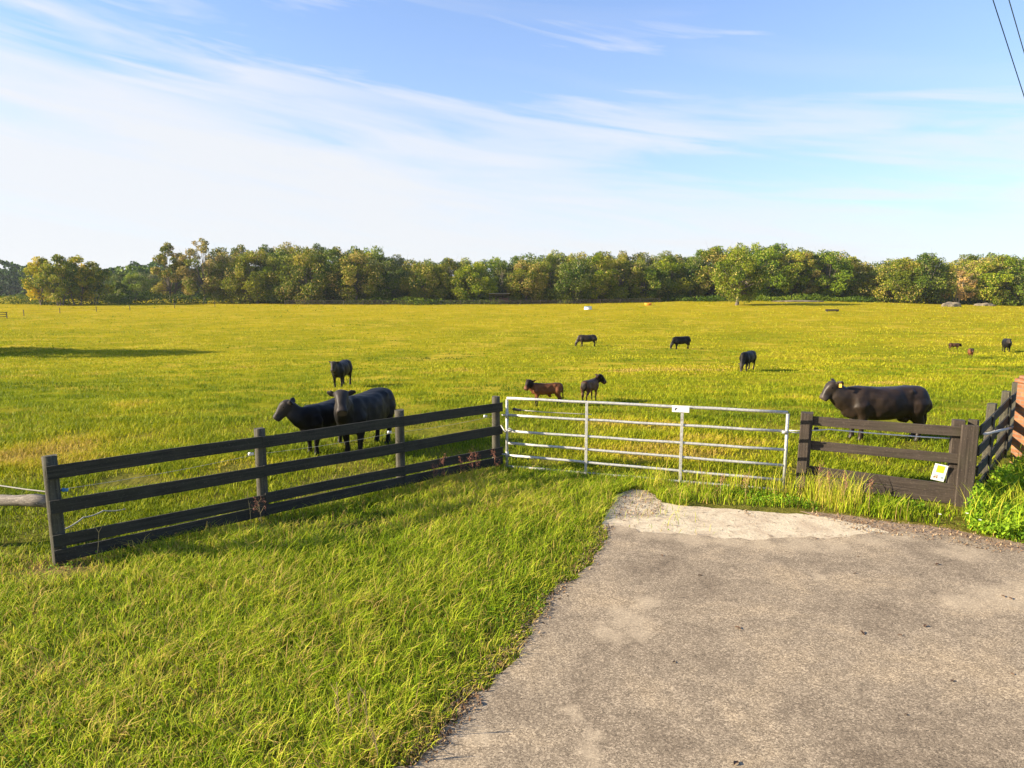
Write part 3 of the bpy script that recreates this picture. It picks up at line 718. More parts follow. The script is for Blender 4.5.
# ------------------------------------------------------------------ cattle
def loft(mb, secs, side=Vector((0, 1, 0)), n=14, p=2.3):
    """secs: (point, a along 'up', b along side, optional side vector). closed tube of superellipse rings"""
    rings = []
    for i, s_ in enumerate(secs):
        c, a, b = Vector(s_[0]), s_[1], s_[2]; sd = Vector(s_[3]) if len(s_) > 3 else side
        t = (Vector(secs[min(i + 1, len(secs) - 1)][0]) - Vector(secs[max(i - 1, 0)][0])).normalized()
        up = t.cross(sd).normalized(); sd = up.cross(t).normalized()
        ring = []
        for k in range(n):
            th = 2 * math.pi * k / n; ct, st = math.cos(th), math.sin(th)
            x = math.copysign(abs(ct) ** (2 / p), ct); y = math.copysign(abs(st) ** (2 / p), st)
            ring.append(c + sd * b * x + up * a * y)
        rings.append(ring)
    vs = [v for r_ in rings for v in r_]; fs = []
    for i in range(len(rings) - 1):
        for k in range(n): fs.append((i * n + k, i * n + (k + 1) % n, (i + 1) * n + (k + 1) % n, (i + 1) * n + k))
    fs.append(tuple(range(n - 1, -1, -1))); fs.append(tuple((len(rings) - 1) * n + k for k in range(n)))
    mb.add(vs, fs)
TORSO = [(-1.02, 1.14, .82, .12), (-.99, 1.215, .70, .205), (-.90, 1.255, .61, .26), (-.75, 1.27, .58, .29), (-.58, 1.275, .575, .30), (-.38, 1.255, .53, .315), (-.1, 1.24, .485, .35),
         (.2, 1.24, .475, .34), (.42, 1.26, .48, .30), (.6, 1.27, .50, .265), (.76, 1.255, .51, .225), (.88, 1.21, .54, .17), (.97, 1.13, .60, .115), (1.01, 1.0, .70, .06)]
def cow_mat(name, lo, hi, patch=None, gloss=0.0):
    m, nt, b = new_mat(name)
    f = noise(nt, objcoord(nt, (1, 1, 1), True), 3.5, 5, .6); f2 = noise(nt, objcoord(nt, (4, 20, 20)), 3, 4, .6)
    c = ramp(nt, f, [(.3, lo), (.7, hi)])
    if patch:
        at = N(nt, 'ShaderNodeAttribute', attribute_name='dark'); c = mix(nt, at.outputs['Fac'], c, patch)
    fa = N(nt, 'ShaderNodeAttribute', attribute_name='face'); c = mix(nt, math_(nt, 'MULTIPLY', fa.outputs['Fac'], .0 if patch else (.35 if gloss else .7)), c, (.045, .038, .034))  # sunlight on the head painted as a lighter coat tone
    mz = N(nt, 'ShaderNodeAttribute', attribute_name='muzzle'); c = mix(nt, mz.outputs['Fac'], c, (.09, .07, .06))
    nt.links.new(c, b.inputs['Base Color']); b.inputs['Roughness'].default_value = .52 - .12 * gloss; b.inputs['Specular IOR Level'].default_value = .13 + .3 * gloss
    bump(nt, b, math_(nt, 'ADD', f2, math_(nt, 'MULTIPLY', f, 3.0)), .2, .01); return m
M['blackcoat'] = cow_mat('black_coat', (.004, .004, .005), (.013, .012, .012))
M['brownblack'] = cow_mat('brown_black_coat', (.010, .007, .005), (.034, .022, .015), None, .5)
M['redbrown'] = cow_mat('red_brown_coat', (.10, .038, .016), (.17, .068, .03), (.015, .01, .008))
M['darkbrown'] = cow_mat('dark_brown_coat', (.06, .028, .016), (.12, .058, .034), (.012, .009, .008))

def make_cow(name, label, cat, loc, heading, scale=1.0, mat='blackcoat', yaw=0.0, pitch=0.0, graze=False, legs=(0, 0, 0, 0), calf=False, bulk=1.0,
             eartag=False, udder=False, earz=0.0, group='cattle grazing in the pasture', vox=.022, tailx=0.0, sheath=False, neck=None, headk=1.0):
    """local +x is forward; yaw turns head left(+)/right(-); pitch lowers (+) the head"""
    leg_k = 1.12 if calf else 1.0; bd = .80 if calf else 1.0
    mb = MB(); LL = .0
    def tp(z): return 1.0 + (z - 1.0) if not calf else z
    secs = []
    for (x, t, bt, w) in TORSO:
        if calf: bt = t - (t - bt) * .82; w = w * .78
        w *= bulk; bt = t - (t - bt) * (1 + (bulk - 1) * .5)
        secs.append((Vector((x * (.9 if calf else 1), 0, (t + bt) / 2)), (t - bt) / 2, w))
    loft(mb, secs, Vector((0, 1, 0)), 24, 2.75)
    fx = .9 if calf else 1.0
    # neck and head control points (x, z, a, b, t) ; t = share of the turn
    if graze:
        pts = [(.62, .93, .30, .22, 0), (.82, .84, .25, .165, .25), (.98, .68, .20, .135, .5), (1.10, .52, .165, .12, .8)]
        hd_ = [(1.09, .55, .08, .10), (1.13, .48, .14, .135), (1.18, .37, .15, .12), (1.21, .25, .12, .09), (1.23, .14, .10, .088), (1.235, .07, .095, .10), (1.24, .02, .075, .085)]
        earp, eard = Vector((1.06, 0, .50)), Vector((-.02, 1, .12)); eyep = Vector((1.25, 0, .40)); fwd = Vector((.2, 0, -.98))
    else:
        pts = [(.60, .93, .345, .25, 0), (.80, .945, .33, .205, .2), (.94, 1.01, .29, .175, .5), (1.05, 1.09, .235, .15, .8)]
        hd_ = [(1.12, 1.345, .07, .10), (1.165, 1.295, .14, .14), (1.23, 1.205, .165, .13), (1.305, 1.11, .14, .10), (1.365, 1.03, .115, .094), (1.41, .97, .108, .112), (1.445, .925, .088, .098)]
        earp, eard = Vector((1.11, 0, 1.30)), Vector((-.15, 1, .0)); eyep = Vector((1.26, 0, 1.235)); fwd = Vector((.62, 0, -.78))
    pv = Vector((.70 * fx, 0, 0)); yawr = R(yaw)
    hpiv = Vector((hd_[0][0], 0, hd_[0][1]))
    hs = 1.08 if calf else .98
    def turn(v, t, head=False):
        v = Vector(v)
        if head:
            d = (v - hpiv) * hs
            if pitch: d = Matrix.Rotation(R(pitch), 3, 'Y') @ d
            v = hpiv + d
        v.x -= (2.4 if t > 0 or head else .6) * (1 - fx)
        if not neck is None and t > 0: v.z += neck * t
        # bend the neck progressively: points further out turn more
        d = v - Vector((pv.x, 0, v.z)); d = Matrix.Rotation(yawr * (.45 + .0 * t) * min(1, t * 1.3), 3, 'Z') @ d
        w = Vector((pv.x, 0, v.z)) + d
        return w
    secn = []
    for (x, z, a, b, t) in pts:
        sd = Matrix.Rotation(yawr * .45 * t, 3, 'Z') @ Vector((0, 1, 0))
        if calf: a *= .9; b *= .85
        secn.append((turn((x, 0, z), t), a * (1 + (bulk - 1) * .8), b * (1 + (bulk - 1) * 1.2), sd))
    # head: rigid, turned by yaw about the poll
    poll = turn((hpiv.x, 0, hpiv.z), 1.0); hs *= headk; RH = Matrix.Rotation(yawr, 3, 'Z')
    def H(v):
        d = (Vector(v) - hpiv) * hs
        if pitch: d = Matrix.Rotation(R(pitch), 3, 'Y') @ d
        return poll + RH @ d
    sdh = RH @ Vector((0, 1, 0))
    secn.append((H((hd_[1][0] - .03, 0, hd_[1][1] - .03)), .13, .10, sdh))
    loft(mb, secn, Vector((0, 1, 0)), 14, 2.1)
    loft(mb, [(H((x, 0, z)), a * hs, b * hs, sdh) for (x, z, a, b) in hd_], sdh, 16, 2.7)
    # jaw fullness
    for s_ in (-1, 1):
        # ears
        e0_ = H(earp + Vector((0, s_ * .07, 0))); ed_ = RH @ (Matrix.Rotation(R(pitch), 3, 'Y') @ Vector((eard.x, s_ * eard.y, eard.z + earz))).normalized()
        sdv = RH @ (Matrix.Rotation(R(pitch), 3, 'Y') @ Vector((fwd.z, 0, -fwd.x))).normalized()
        loft(mb, [(e0_, .032, .035, sdv), (e0_ + ed_ * .06 * hs, .036, .07, sdv), (e0_ + ed_ * .13 * hs + Vector((0, 0, .012)), .034, .088, sdv), (e0_ + ed_ * .205 * hs + Vector((0, 0, .03)), .026, .035, sdv)], sdv, 8, 2)
        # legs
        li = 0 if s_ > 0 else 1
        fo = legs[li]; ho = legs[2 + li]
        kk = .8 if calf else 1.0; bw = (.8 if calf else 1) * (1 + (bulk - 1) * .7)
        FX = .55 * fx; q_ = s_ * bw
        loft(mb, [(Vector((FX + .08, .17 * q_, 1.03)), .15 * kk, .09), (Vector((FX + .03, .205 * q_, .84)), .20 * kk, .115), (Vector((FX - .02 + fo * .3, .195 * q_, .66)), .15 * kk, .095 * kk), (Vector((FX - .01 + fo * .55, .185 * q_, .50)), .095 * kk, .075 * kk),
                  (Vector((FX + .01 + fo * .8, .18 * q_, .36)), .072 * kk, .066 * kk), (Vector((FX + fo * .9, .175 * q_, .25)), .052 * kk, .048 * kk), (Vector((FX + fo, .175 * q_, .13)), .06 * kk, .055 * kk),
                  (Vector((FX + .015 + fo, .175 * q_, .07)), .058 * kk, .056 * kk), (Vector((FX + .035 + fo, .175 * q_, .0)), .078 * kk, .07 * kk)], Vector((0, 1, 0)), 12, 2.1)
        HX = -.7 * fx
        loft(mb, [(Vector((HX + .02, .17 * q_, 1.05)), .21 * kk, .11), (Vector((HX + .0, .205 * q_, .87)), .25 * kk, .125), (Vector((HX + .03 + ho * .2, .215 * q_, .70)), .20 * kk, .115 * kk), (Vector((HX - .03 + ho * .4, .20 * q_, .56)), .125 * kk, .085 * kk),
                  (Vector((HX - .13 + ho * .7, .185 * q_, .44)), .085 * kk, .065 * kk), (Vector((HX - .14 + ho * .8, .18 * q_, .36)), .062 * kk, .055 * kk), (Vector((HX - .11 + ho * .9, .18 * q_, .25)), .052 * kk, .048 * kk), (Vector((HX - .085 + ho, .18 * q_, .13)), .06 * kk, .055 * kk),
                  (Vector((HX - .07 + ho, .18 * q_, .07)), .058 * kk, .056 * kk), (Vector((HX - .05 + ho, .18 * q_, .0)), .078 * kk, .07 * kk)], Vector((0, 1, 0)), 12, 2.1)
        # hip bone
        loft(mb, [(Vector((-.60 * fx, s_ * .2 * bw, 1.12)), .05, .05), (Vector((-.52 * fx, s_ * .245 * bw, 1.155)), .06, .045), (Vector((-.43 * fx, s_ * .23 * bw, 1.12)), .04, .04)], Vector((0, 1, 0)), 8, 2)
    tr = -1.0 * fx
    loft(mb, [(Vector((tr + .12, 0, 1.17)), .04, .04), (Vector((tr + .05, 0, 1.13)), .036, .036), (Vector((tr + .0, tailx * .2, 1.02)), .03, .03), (Vector((tr - .005, tailx * .6, .8)), .028, .028), (Vector((tr - .01, tailx, .6)), .04, .042), (Vector((tr - .01, tailx, .42)), .038, .04), (Vector((tr - .01, tailx, .34)), .016, .016)], Vector((0, 1, 0)), 8, 2)
    if udder: loft(mb, [(Vector((-.62, 0, .58)), .08, .1), (Vector((-.52, 0, .52)), .12, .14), (Vector((-.42, 0, .52)), .09, .11), (Vector((-.34, 0, .56)), .03, .04)], Vector((0, 1, 0)), 12, 2)
    if sheath or calf: loft(mb, [(Vector((-.1, 0, .60)), .06, .05), (Vector((-.2, 0, .54)), .08, .05), (Vector((-.3, 0, .54)), .05, .04)], Vector((0, 1, 0)), 10, 2)
    root = empty(name, loc, heading); root.scale = (scale,) * 3
    body = mesh_obj('body', mb.v, mb.f, M[mat], None, True)
    rm = body.modifiers.new('rm', 'REMESH'); rm.mode = 'VOXEL'; rm.voxel_size = vox; rm.use_smooth_shade = True
    sm = body.modifiers.new('sm', 'SMOOTH'); sm.factor = .6; sm.iterations = 4
    dg = bpy.context.evaluated_depsgraph_get(); me = bpy.data.meshes.new_from_object(body.evaluated_get(dg))
    body.modifiers.clear(); body.data = me; body.parent = root
    nv = len(me.vertices); cos_ = np.empty(nv * 3, np.float32); me.vertices.foreach_get('co', cos_); cos_ = cos_.reshape(-1, 3)
    sg_ = np.sign(cos_[:, 1])
    for (mx_, mz_, rx_, rz_, am_) in ((-.36, 1.02, .12, .13, -.045), (.33, .80, .08, .25, -.022), (.60, .86, .14, .22, .03), (-.74, .90, .18, .2, .028), (.0, .78, .3, .22, .02), (.80, .92, .07, .2, -.025), (-.48, .62, .12, .08, -.02), (.46, .98, .05, .16, -.015), (-.55, .98, .06, .2, -.018)):
        cos_[:, 1] += sg_ * am_ * .6 * np.exp(-((cos_[:, 0] / (fx) - mx_) / rx_) ** 2 - ((cos_[:, 2] - mz_) / rz_) ** 2) * np.clip(np.abs(cos_[:, 1]) / .15, 0, 1)
    cos_ += (.005 * np.sin(cos_[:, [1, 2, 0]] * 17 + 1) * np.sin(cos_[:, [2, 0, 1]] * 23)).astype(np.float32)
    me.vertices.foreach_set('co', cos_.reshape(-1)); me.update()
    mzp = np.array(H((hd_[-2][0], 0, hd_[-2][1]))); dmz = np.linalg.norm(cos_ - mzp, axis=1)
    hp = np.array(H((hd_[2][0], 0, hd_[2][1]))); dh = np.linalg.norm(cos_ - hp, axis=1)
    dark = np.clip((.5 - cos_[:, 2]) / .12, 0, 1); dark = np.maximum(dark, np.clip((.36 - dh) / .12, 0, 1)); dark = np.maximum(dark, np.clip((-.93 * fx - cos_[:, 0]) / .05, 0, 1)); dark = np.maximum(dark, .7 * np.clip((cos_[:, 2] - 1.17) / .08, 0, 1))
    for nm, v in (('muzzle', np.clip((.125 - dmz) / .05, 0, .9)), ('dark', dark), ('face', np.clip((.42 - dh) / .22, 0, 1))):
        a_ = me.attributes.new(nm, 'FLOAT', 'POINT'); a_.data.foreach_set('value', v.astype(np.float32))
    for s_ in (-1, 1):
        mb = MB(); c_ = H(eyep + Vector((0, s_ * .108, 0))); bm = bmesh.new(); bmesh.ops.create_icosphere(bm, subdivisions=2, radius=.024); 
        mb.add([c_ + v.co for v in bm.verts], [tuple(v.index for v in f.verts) for f in bm.faces]); bm.free(); mb.build('eye', M['eye'], root, True)
    if eartag:
        e0_ = H(earp + Vector((0, .07, 0))); ed_ = RH @ Vector((eard.x, eard.y, eard.z + earz)).normalized()
        c_ = e0_ + ed_ * .12 + Vector((0, .02, -.02)); mb = MB(); mb.box(c_ + RH @ Vector((.03, .03, -.02)), (.06, .012, .085), RH @ Euler((0, 0, R(-30))).to_matrix()); mb.build('ear_tag', M['eartag'], root, bevel=.004)
    return tag(root, label, cat, group)

def at(px, py): return P(px, py)
LEFT = math.pi
# the adult cow behind the right fence
c_ = at(880, 440)
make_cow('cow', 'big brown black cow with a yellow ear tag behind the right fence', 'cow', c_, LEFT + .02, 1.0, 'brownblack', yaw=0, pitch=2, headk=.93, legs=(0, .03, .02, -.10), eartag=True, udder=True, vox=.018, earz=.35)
# the big one facing the camera with its body side-on
c_ = at(366, 445)
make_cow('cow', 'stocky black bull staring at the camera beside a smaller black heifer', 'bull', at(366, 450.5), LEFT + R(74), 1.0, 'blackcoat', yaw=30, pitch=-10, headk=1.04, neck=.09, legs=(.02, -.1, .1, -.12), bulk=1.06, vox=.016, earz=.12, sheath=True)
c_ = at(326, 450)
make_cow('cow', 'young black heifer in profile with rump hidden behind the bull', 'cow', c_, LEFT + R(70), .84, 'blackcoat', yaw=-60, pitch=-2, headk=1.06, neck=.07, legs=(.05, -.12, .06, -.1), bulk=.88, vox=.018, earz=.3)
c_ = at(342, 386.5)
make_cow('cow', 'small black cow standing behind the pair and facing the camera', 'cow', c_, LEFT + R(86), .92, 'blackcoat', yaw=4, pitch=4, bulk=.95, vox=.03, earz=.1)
c_ = at(546, 406)
make_cow('calf', 'reddish brown calf with a dark head behind the gate', 'calf', c_, LEFT + R(3), .60, 'redbrown', yaw=50, pitch=-4, headk=1.12, calf=True, vox=.03, legs=(0, .06, -.05, .08), earz=.2, neck=.08)
c_ = at(590, 402)
make_cow('calf', 'dark brown calf walking away and looking right behind the gate', 'calf', c_, R(60), .62, 'darkbrown', yaw=-50, pitch=-4, headk=1.12, calf=True, vox=.03, legs=(.06, -.05, .05, -.06), earz=.3, neck=.07)
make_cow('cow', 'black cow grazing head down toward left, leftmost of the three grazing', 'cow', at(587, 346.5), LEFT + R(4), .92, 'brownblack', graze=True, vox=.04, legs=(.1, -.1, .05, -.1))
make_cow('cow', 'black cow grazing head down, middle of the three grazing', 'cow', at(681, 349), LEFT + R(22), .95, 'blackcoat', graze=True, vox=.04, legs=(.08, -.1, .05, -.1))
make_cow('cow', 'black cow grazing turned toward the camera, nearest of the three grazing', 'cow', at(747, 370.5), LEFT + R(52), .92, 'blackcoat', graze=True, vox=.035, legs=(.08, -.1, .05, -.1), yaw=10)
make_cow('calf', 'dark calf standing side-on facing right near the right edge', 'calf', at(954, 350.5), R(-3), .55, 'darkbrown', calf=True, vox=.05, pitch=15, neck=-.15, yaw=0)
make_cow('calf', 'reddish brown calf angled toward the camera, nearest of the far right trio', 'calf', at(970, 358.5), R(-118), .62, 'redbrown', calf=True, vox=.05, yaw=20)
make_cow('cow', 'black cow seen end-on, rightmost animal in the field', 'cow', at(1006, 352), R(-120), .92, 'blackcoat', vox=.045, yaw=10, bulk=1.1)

# ------------------------------------------------------------------ trees
def crown_points(r, h, w, base, ncl, nleaf, leaf, airy=0.0, flat=1.0, moss=.15, cr=(.10, .17)):
    """clumps over an uneven dome; returns leaf centres, sizes, hues and clump centres"""
    cents = []; P_ = []; S_ = []; H_ = []
    cz0 = base; H2 = (h - base)
    for i in range(ncl):
        for _ in range(30):
            a = r.uniform(0, 2 * math.pi); v = r.uniform(0, 1); rad = math.sqrt(r.uniform(.15, 1))
            prof = math.sin(math.pi * min(1, (.18 + .82 * v)) ** flat) ** .6 if v < .999 else 0
            x = math.cos(a) * rad * w / 2 * prof; y = math.sin(a) * rad * w / 2 * prof; z = cz0 + v * H2 * .93
            c = Vector((x, y, z)); rc = r.uniform(*cr) * w * (1.1 - .3 * v)
            if all((c - q[0]).length > (rc + q[1]) * (.45 + .35 * airy) for q in cents): break
        cents.append((c, rc))
    rn = np.random.default_rng(r.randint(0, 10 ** 6))
    tot = sum(q[1] ** 2 for q in cents)
    for c, rc in cents:
        k = max(20, int(nleaf * rc ** 2 / tot)); d = rn.normal(0, 1, (k, 3)); d /= np.linalg.norm(d, axis=1, keepdims=True)
        rr_ = rc * (1 - .55 * rn.uniform(0, 1, k) ** 2.2) * (1 + .18 * np.sin(d[:, 0] * 5 + c.x) * np.sin(d[:, 1] * 5 + c.y) + .12 * np.sin(d[:, 2] * 9 + c.z))
        q = np.array(c) + d * rr_[:, None] * np.array([1, 1, .78]); q[:, 2] = np.maximum(q[:, 2], .3)
        ch = r.gauss(.42, .14); hh = ch + rn.normal(0, .12, k); hh = np.where(rn.uniform(0, 1, k) < moss * max(0, r.gauss(1, .8)), .97, hh)
        P_.append(q); S_.append(leaf * rn.uniform(.55, 1.3, k)); H_.append(hh)
    return np.concatenate(P_), np.concatenate(S_), np.concatenate(H_), cents
def make_tree(h, w, base, ncl, nleaf, leaf, seed, airy=0, moss=.12, trunk=.4, cr=(.10, .17), bark='bark', nstem=1, bare=False):
    r = random.Random(seed); pts, sz, hu, cents = crown_points(r, h, w, base, ncl, nleaf, leaf, airy, 1.0, moss, cr)
    root = empty('oak_tree', (0, 0, 0))
    leafmass('crown', pts, sz, M['oakleaf'], hu, seed, root, up=.3, aspect=.75)
    mb = MB(); fork = max(1.2, base * .9 + .1 * h)
    stems = [Vector((r.uniform(-1, 1) * .9 * (nstem > 1), r.uniform(-.8, .8) * (nstem > 1), 0)) for _ in range(nstem)]
    tops = []
    for s_ in stems:
        top = Vector((s_.x * 1.8 + r.uniform(-.5, .5), s_.y * 1.8 + r.uniform(-.4, .4), fork)); mid = s_.lerp(top, .5) + Vector((r.uniform(-.3, .3), r.uniform(-.3, .3), 0))
        mb.tube([s_ - Vector((0, 0, .4)), s_ + Vector((0, 0, .25)), mid, top], [trunk * 1.5, trunk * 1.05, trunk * .85, trunk * .75], 8); tops.append(top)
    for c, rc in cents:
        t_ = min(tops, key=lambda q: (q - c).length); m1 = t_.lerp(c, .5) + Vector((r.uniform(-.5, .5), r.uniform(-.5, .5), r.uniform(-.6, .3)))
        mb.tube([t_ - Vector((0, 0, .2)), m1, c], [trunk * .42, trunk * .26, trunk * .08], 5, False)
        if bare or r.random() < .4:
            for _ in range(4 if bare else 2):
                e_ = c + Vector((r.gauss(0, 1), r.gauss(0, 1), r.gauss(.3, 1))) * rc * .9; mb.tube([m1.lerp(c, .6), e_], [trunk * .12, trunk * .03], 4, False)
    mb.build('trunk', M[bark], root, True)
    return root
PROTO = {}
NL = 19000
spec = {
 'oakA': dict(h=15, w=16.5, base=1.0, ncl=44, nleaf=NL, leaf=0.238, seed=1),
 'oakB': dict(h=16, w=15, base=1.4, ncl=40, nleaf=NL, leaf=0.231, seed=2, moss=.2),
 'oakC': dict(h=14, w=18.5, base=.8, ncl=50, nleaf=NL + 1500, leaf=0.238, seed=3),
 'oakD': dict(h=15, w=16, base=2.0, ncl=38, nleaf=NL, leaf=0.224, seed=4, moss=.3, airy=.3),
 'oakE': dict(h=17, w=16, base=1.5, ncl=44, nleaf=NL, leaf=0.231, seed=5, moss=.1),
 'airyA': dict(h=17, w=12, base=2.4, ncl=44, nleaf=13000, leaf=0.224, seed=6, airy=.45, moss=.35, cr=(.07, .13), nstem=2, trunk=.3),
 'airyB': dict(h=18, w=13, base=2.4, ncl=46, nleaf=10000, leaf=0.217, seed=7, airy=.5, moss=.45, cr=(.065, .13), nstem=2, trunk=.32),
 'light': dict(h=12.5, w=10.5, base=1.8, ncl=36, nleaf=9500, leaf=0.218, seed=8, airy=.3, moss=.1, nstem=3, trunk=.2),
 'lightB': dict(h=13, w=9.5, base=2.2, ncl=32, nleaf=8500, leaf=0.218, seed=12, airy=.5, moss=.1, nstem=2, trunk=.2),
 'bush': dict(h=5.5, w=7.5, base=.3, ncl=20, nleaf=6500, leaf=0.218, seed=9, trunk=.15),
 'dead': dict(h=11, w=9, base=2, ncl=26, nleaf=3200, leaf=0.203, seed=10, moss=1.4, airy=.4, bark='deadwood', nstem=3, trunk=.22, bare=True),
 'lone': dict(h=15, w=15.5, base=2.6, ncl=46, nleaf=NL, leaf=0.224, seed=11, trunk=.55, moss=.12),
}
used = set()
def place(kind, px, depth, s, tint, label, group=None, name='oak_tree', sz=None):
    if kind not in PROTO: PROTO[kind] = make_tree(**spec[kind])
    if kind in used:
        t = copy_tree(PROTO[kind])
    else: t = PROTO[kind]; used.add(kind)
    y = depth; z = tz(X_at(px, y), y); x = X_at(px, y, z)
    t.location = (x, y, tz(x, y)); t.rotation_euler = (0, 0, random.uniform(0, 6.28)); t.scale = (s, s, (sz or s)); t.name = name
    for c in children(t):
        if c.data.materials[0] == M['oakleaf']: c.color = (*tint, 1)
    return tag(t, label, 'tree' if name != 'bush' else 'bush', group)
OL = (1.3, 1.15, .8); DK = (.85, .95, .85); GR = (1.1, 1.25, .7); YL = (2.3, 1.8, .45); GY = (1.25, 1.12, .95); BR = (1.35, 1.35, .6)
FG = 'trees of the far tree line'
# x in the photo, distance, scale, height scale, tint, kind, label  -- front row
front = [
 ('light', 44, 196, .95, 1.10, YL, 'yellow leaved slim tree at the far left end of the tree line'),
 ('light', 62, 192, .95, 1.14, (1.4, 1.35, .6), 'airy yellow green tree beside the leftmost slim tree'),
 ('lightB', 78, 196, 1.0, 1.08, YL, 'golden leaved tree with thin trunks in the left group'),
 ('light', 95, 200, .95, 1.0, (1.6, 1.4, .5), 'yellow olive tree at the right end of the left group'),
 ('bush', 118, 210, 1.1, 1.2, (.8, .9, .7), 'dark green bush between the left group and tall mossy trees'),
 ('oakA', 136, 245, .62, .66, GR, 'low green oak filling the dip left of the tall mossy trees'),
 ('airyA', 172, 212, 1.0, 1.1, OL, 'tall ragged mossy tree, left one of the tallest pair'),
 ('airyB', 204, 210, 1.05, 1.12, GY, 'tall ragged mossy tree, right one of the tallest pair'),
 ('oakD', 232, 214, .98, 1.04, GY, 'grey green oak leaning against the tall mossy pair'),
 ('oakA', 258, 208, 1.0, 1.1, OL, 'olive oak above the young heifer, left of the dense grove'),
 ('oakB', 283, 210, .98, 1.02, GR, 'fresh green oak at the left of the dense grove'),
 ('oakC', 308, 206, .95, 1.12, OL, 'broad olive oak above the small black cow'),
 ('oakE', 334, 208, 1.0, .97, DK, 'deep green oak left of the grove centre'),
 ('oakD', 358, 206, 1.0, 1.06, OL, 'mossy olive oak above the bull'),
 ('oakB', 381, 208, .9, .92, DK, 'dark green oak closing the dense grove on its right'),
 ('oakA', 400, 216, .72, .72, (.6, .75, .85), 'small dark oak in the notch right of the dense grove'),
 ('oakC', 424, 208, .8, .86, OL, 'low olive oak just right of the notch'),
 ('oakE', 448, 210, .78, .82, OL, 'rounded olive oak between the notch and the shed'),
 ('oakA', 474, 206, .82, .84, BR, 'bright rounded oak immediately left of the small shed'),
 ('oakB', 503, 216, .85, .82, DK, 'dark oak hanging over the small shed'),
 ('oakD', 527, 208, .86, .86, OL, 'mossy oak immediately right of the small shed'),
 ('oakE', 550, 210, .85, .86, GY, 'grey green oak above the gate left of the white trough'),
 ('oakC', 574, 206, .8, .92, DK, 'dark broad oak behind the white trough'),
 ('oakB', 598, 208, .88, .93, BR, 'yellow green oak just right of the white trough'),
 ('oakA', 622, 210, .84, .92, GY, 'grey mossy oak left of the orange tub'),
 ('oakD', 645, 212, .84, .84, GR, 'green oak behind the orange tub'),
 ('oakE', 668, 214, .82, .82, BR, 'bright oak right of the orange tub'),
 ('oakC', 690, 216, .82, .93, DK, 'dark oak above the middle grazing cow'),
 ('oakB', 712, 214, .95, 1.0, OL, 'olive oak left of the lone front oak'),
 ('oakA', 762, 214, .98, 1.08, GR, 'green oak right of the lone front oak'),
 ('oakD', 786, 216, 1.0, 1.02, BR, 'yellow green oak with gaps, second right of the lone oak'),
 ('airyA', 806, 214, .9, .9, OL, 'thin mossy tree with pale limbs showing left of centre right grove'),
 ('oakE', 826, 214, .9, .9, GR, 'bright green oak above the dark feeder'),
 ('oakB', 850, 216, .9, .86, OL, 'olive oak left of the low gap in the skyline'),
 ('oakA', 872, 218, .66, .66, GR, 'small green oak in the low gap of the skyline'),
 ('oakC', 899, 208, .85, .93, OL, 'broad olive oak right of the low gap'),
 ('oakE', 922, 206, .88, .90, DK, 'dark green oak left of the bleached bare tree'),
 ('bush', 941, 204, .8, .9, (.8, .95, .7), 'dark bush at the left foot of the bleached tree'),
 ('oakD', 977, 214, .9, .94, GY, 'grey green oak behind the bleached bare tree'),
 ('oakB', 998, 202, .95, .93, BR, 'golden olive oak above the rightmost black cow'),
 ('oakA', 1022, 200, .9, .90, DK, 'dark oak cut by the right edge of the tree line'),
]
for k, px, d, s, sz, t, l in front: place(k, px, d, s, t, l, FG, sz=sz)
place('dead', 957, 203, .95, (1.5, 1.15, .95), 'bleached pinkish brown half bare tree near the right end', FG, 'bare_tree')
place('lone', 737, 176, .80, (1.2, 1.2, .75), 'lone oak with visible trunk standing in front of the tree line', FG, sz=.93)
r2 = random.Random(5)
prof = [(210, 246), (300, 243), (380, 247), (405, 258), (450, 258), (500, 257), (560, 251), (640, 252), (690, 256), (720, 245), (770, 245), (800, 250), (850, 256), (872, 268), (890, 254), (935, 254), (945, 262), (960, 251), (1000, 253), (1040, 255)]
kinds = ['oakA', 'oakB', 'oakC', 'oakD', 'oakE']
px = 222
while px < 1045:
    top = np.interp(px, [q[0] for q in prof], [q[1] for q in prof]) + r2.uniform(0, 4)
    d = r2.uniform(226, 240); k = r2.choice(kinds); hh = (290 - top) / F * d + CAMH + .6
    s = r2.uniform(.8, 1.0); place(k, px, d, s, r2.choice([OL, DK, GR, GY]), 'oak crown showing above the front row of the far tree line', 'oaks behind the front row of the tree line', sz=hh / spec[k]['h'])
    px += r2.uniform(15, 24)
px = 128
for px, hgt in ((122, 9), (142, 10.5), (160, 10)):
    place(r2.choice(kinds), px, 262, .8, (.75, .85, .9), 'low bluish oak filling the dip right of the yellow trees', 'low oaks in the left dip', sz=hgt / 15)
# off-frame oaks that throw the long shadow on the left of the field
place('lone', -75, 57, .62, OL, 'oak just outside the left edge that shades the field', FG, sz=.6)
place('oakB', -170, 61, .6, OL, 'smaller oak outside the left edge beside its neighbour', FG, sz=.5)
# far wood at the left
rn = np.random.default_rng(77); nw = 42000
x = rn.uniform(-470, -150, nw); y = rn.uniform(400, 470, nw); top = 15 + 2.5 * np.sin(x * .08) + 1.5 * np.sin(x * .23 + 1) + 1.5 * np.sin(y * .2 + x * .5)
zf = np.minimum(rn.uniform(0, 1.3, nw), 1) * top - .3
o = leafmass('far_wood', np.stack([x, y, zf], -1), rn.uniform(.6, 1.5, nw), M['oakleaf'], .3 + .2 * np.sin(x * .2) + rn.normal(0, .1, nw), 78, up=.3, aspect=.8); o.color = (.55, .75, 1.0, 1)  # blue tint puts shade and distance haze into the leaf colour
tag(o, 'distant dark bluish wood beyond the left end of the field', 'wood', kind='stuff')
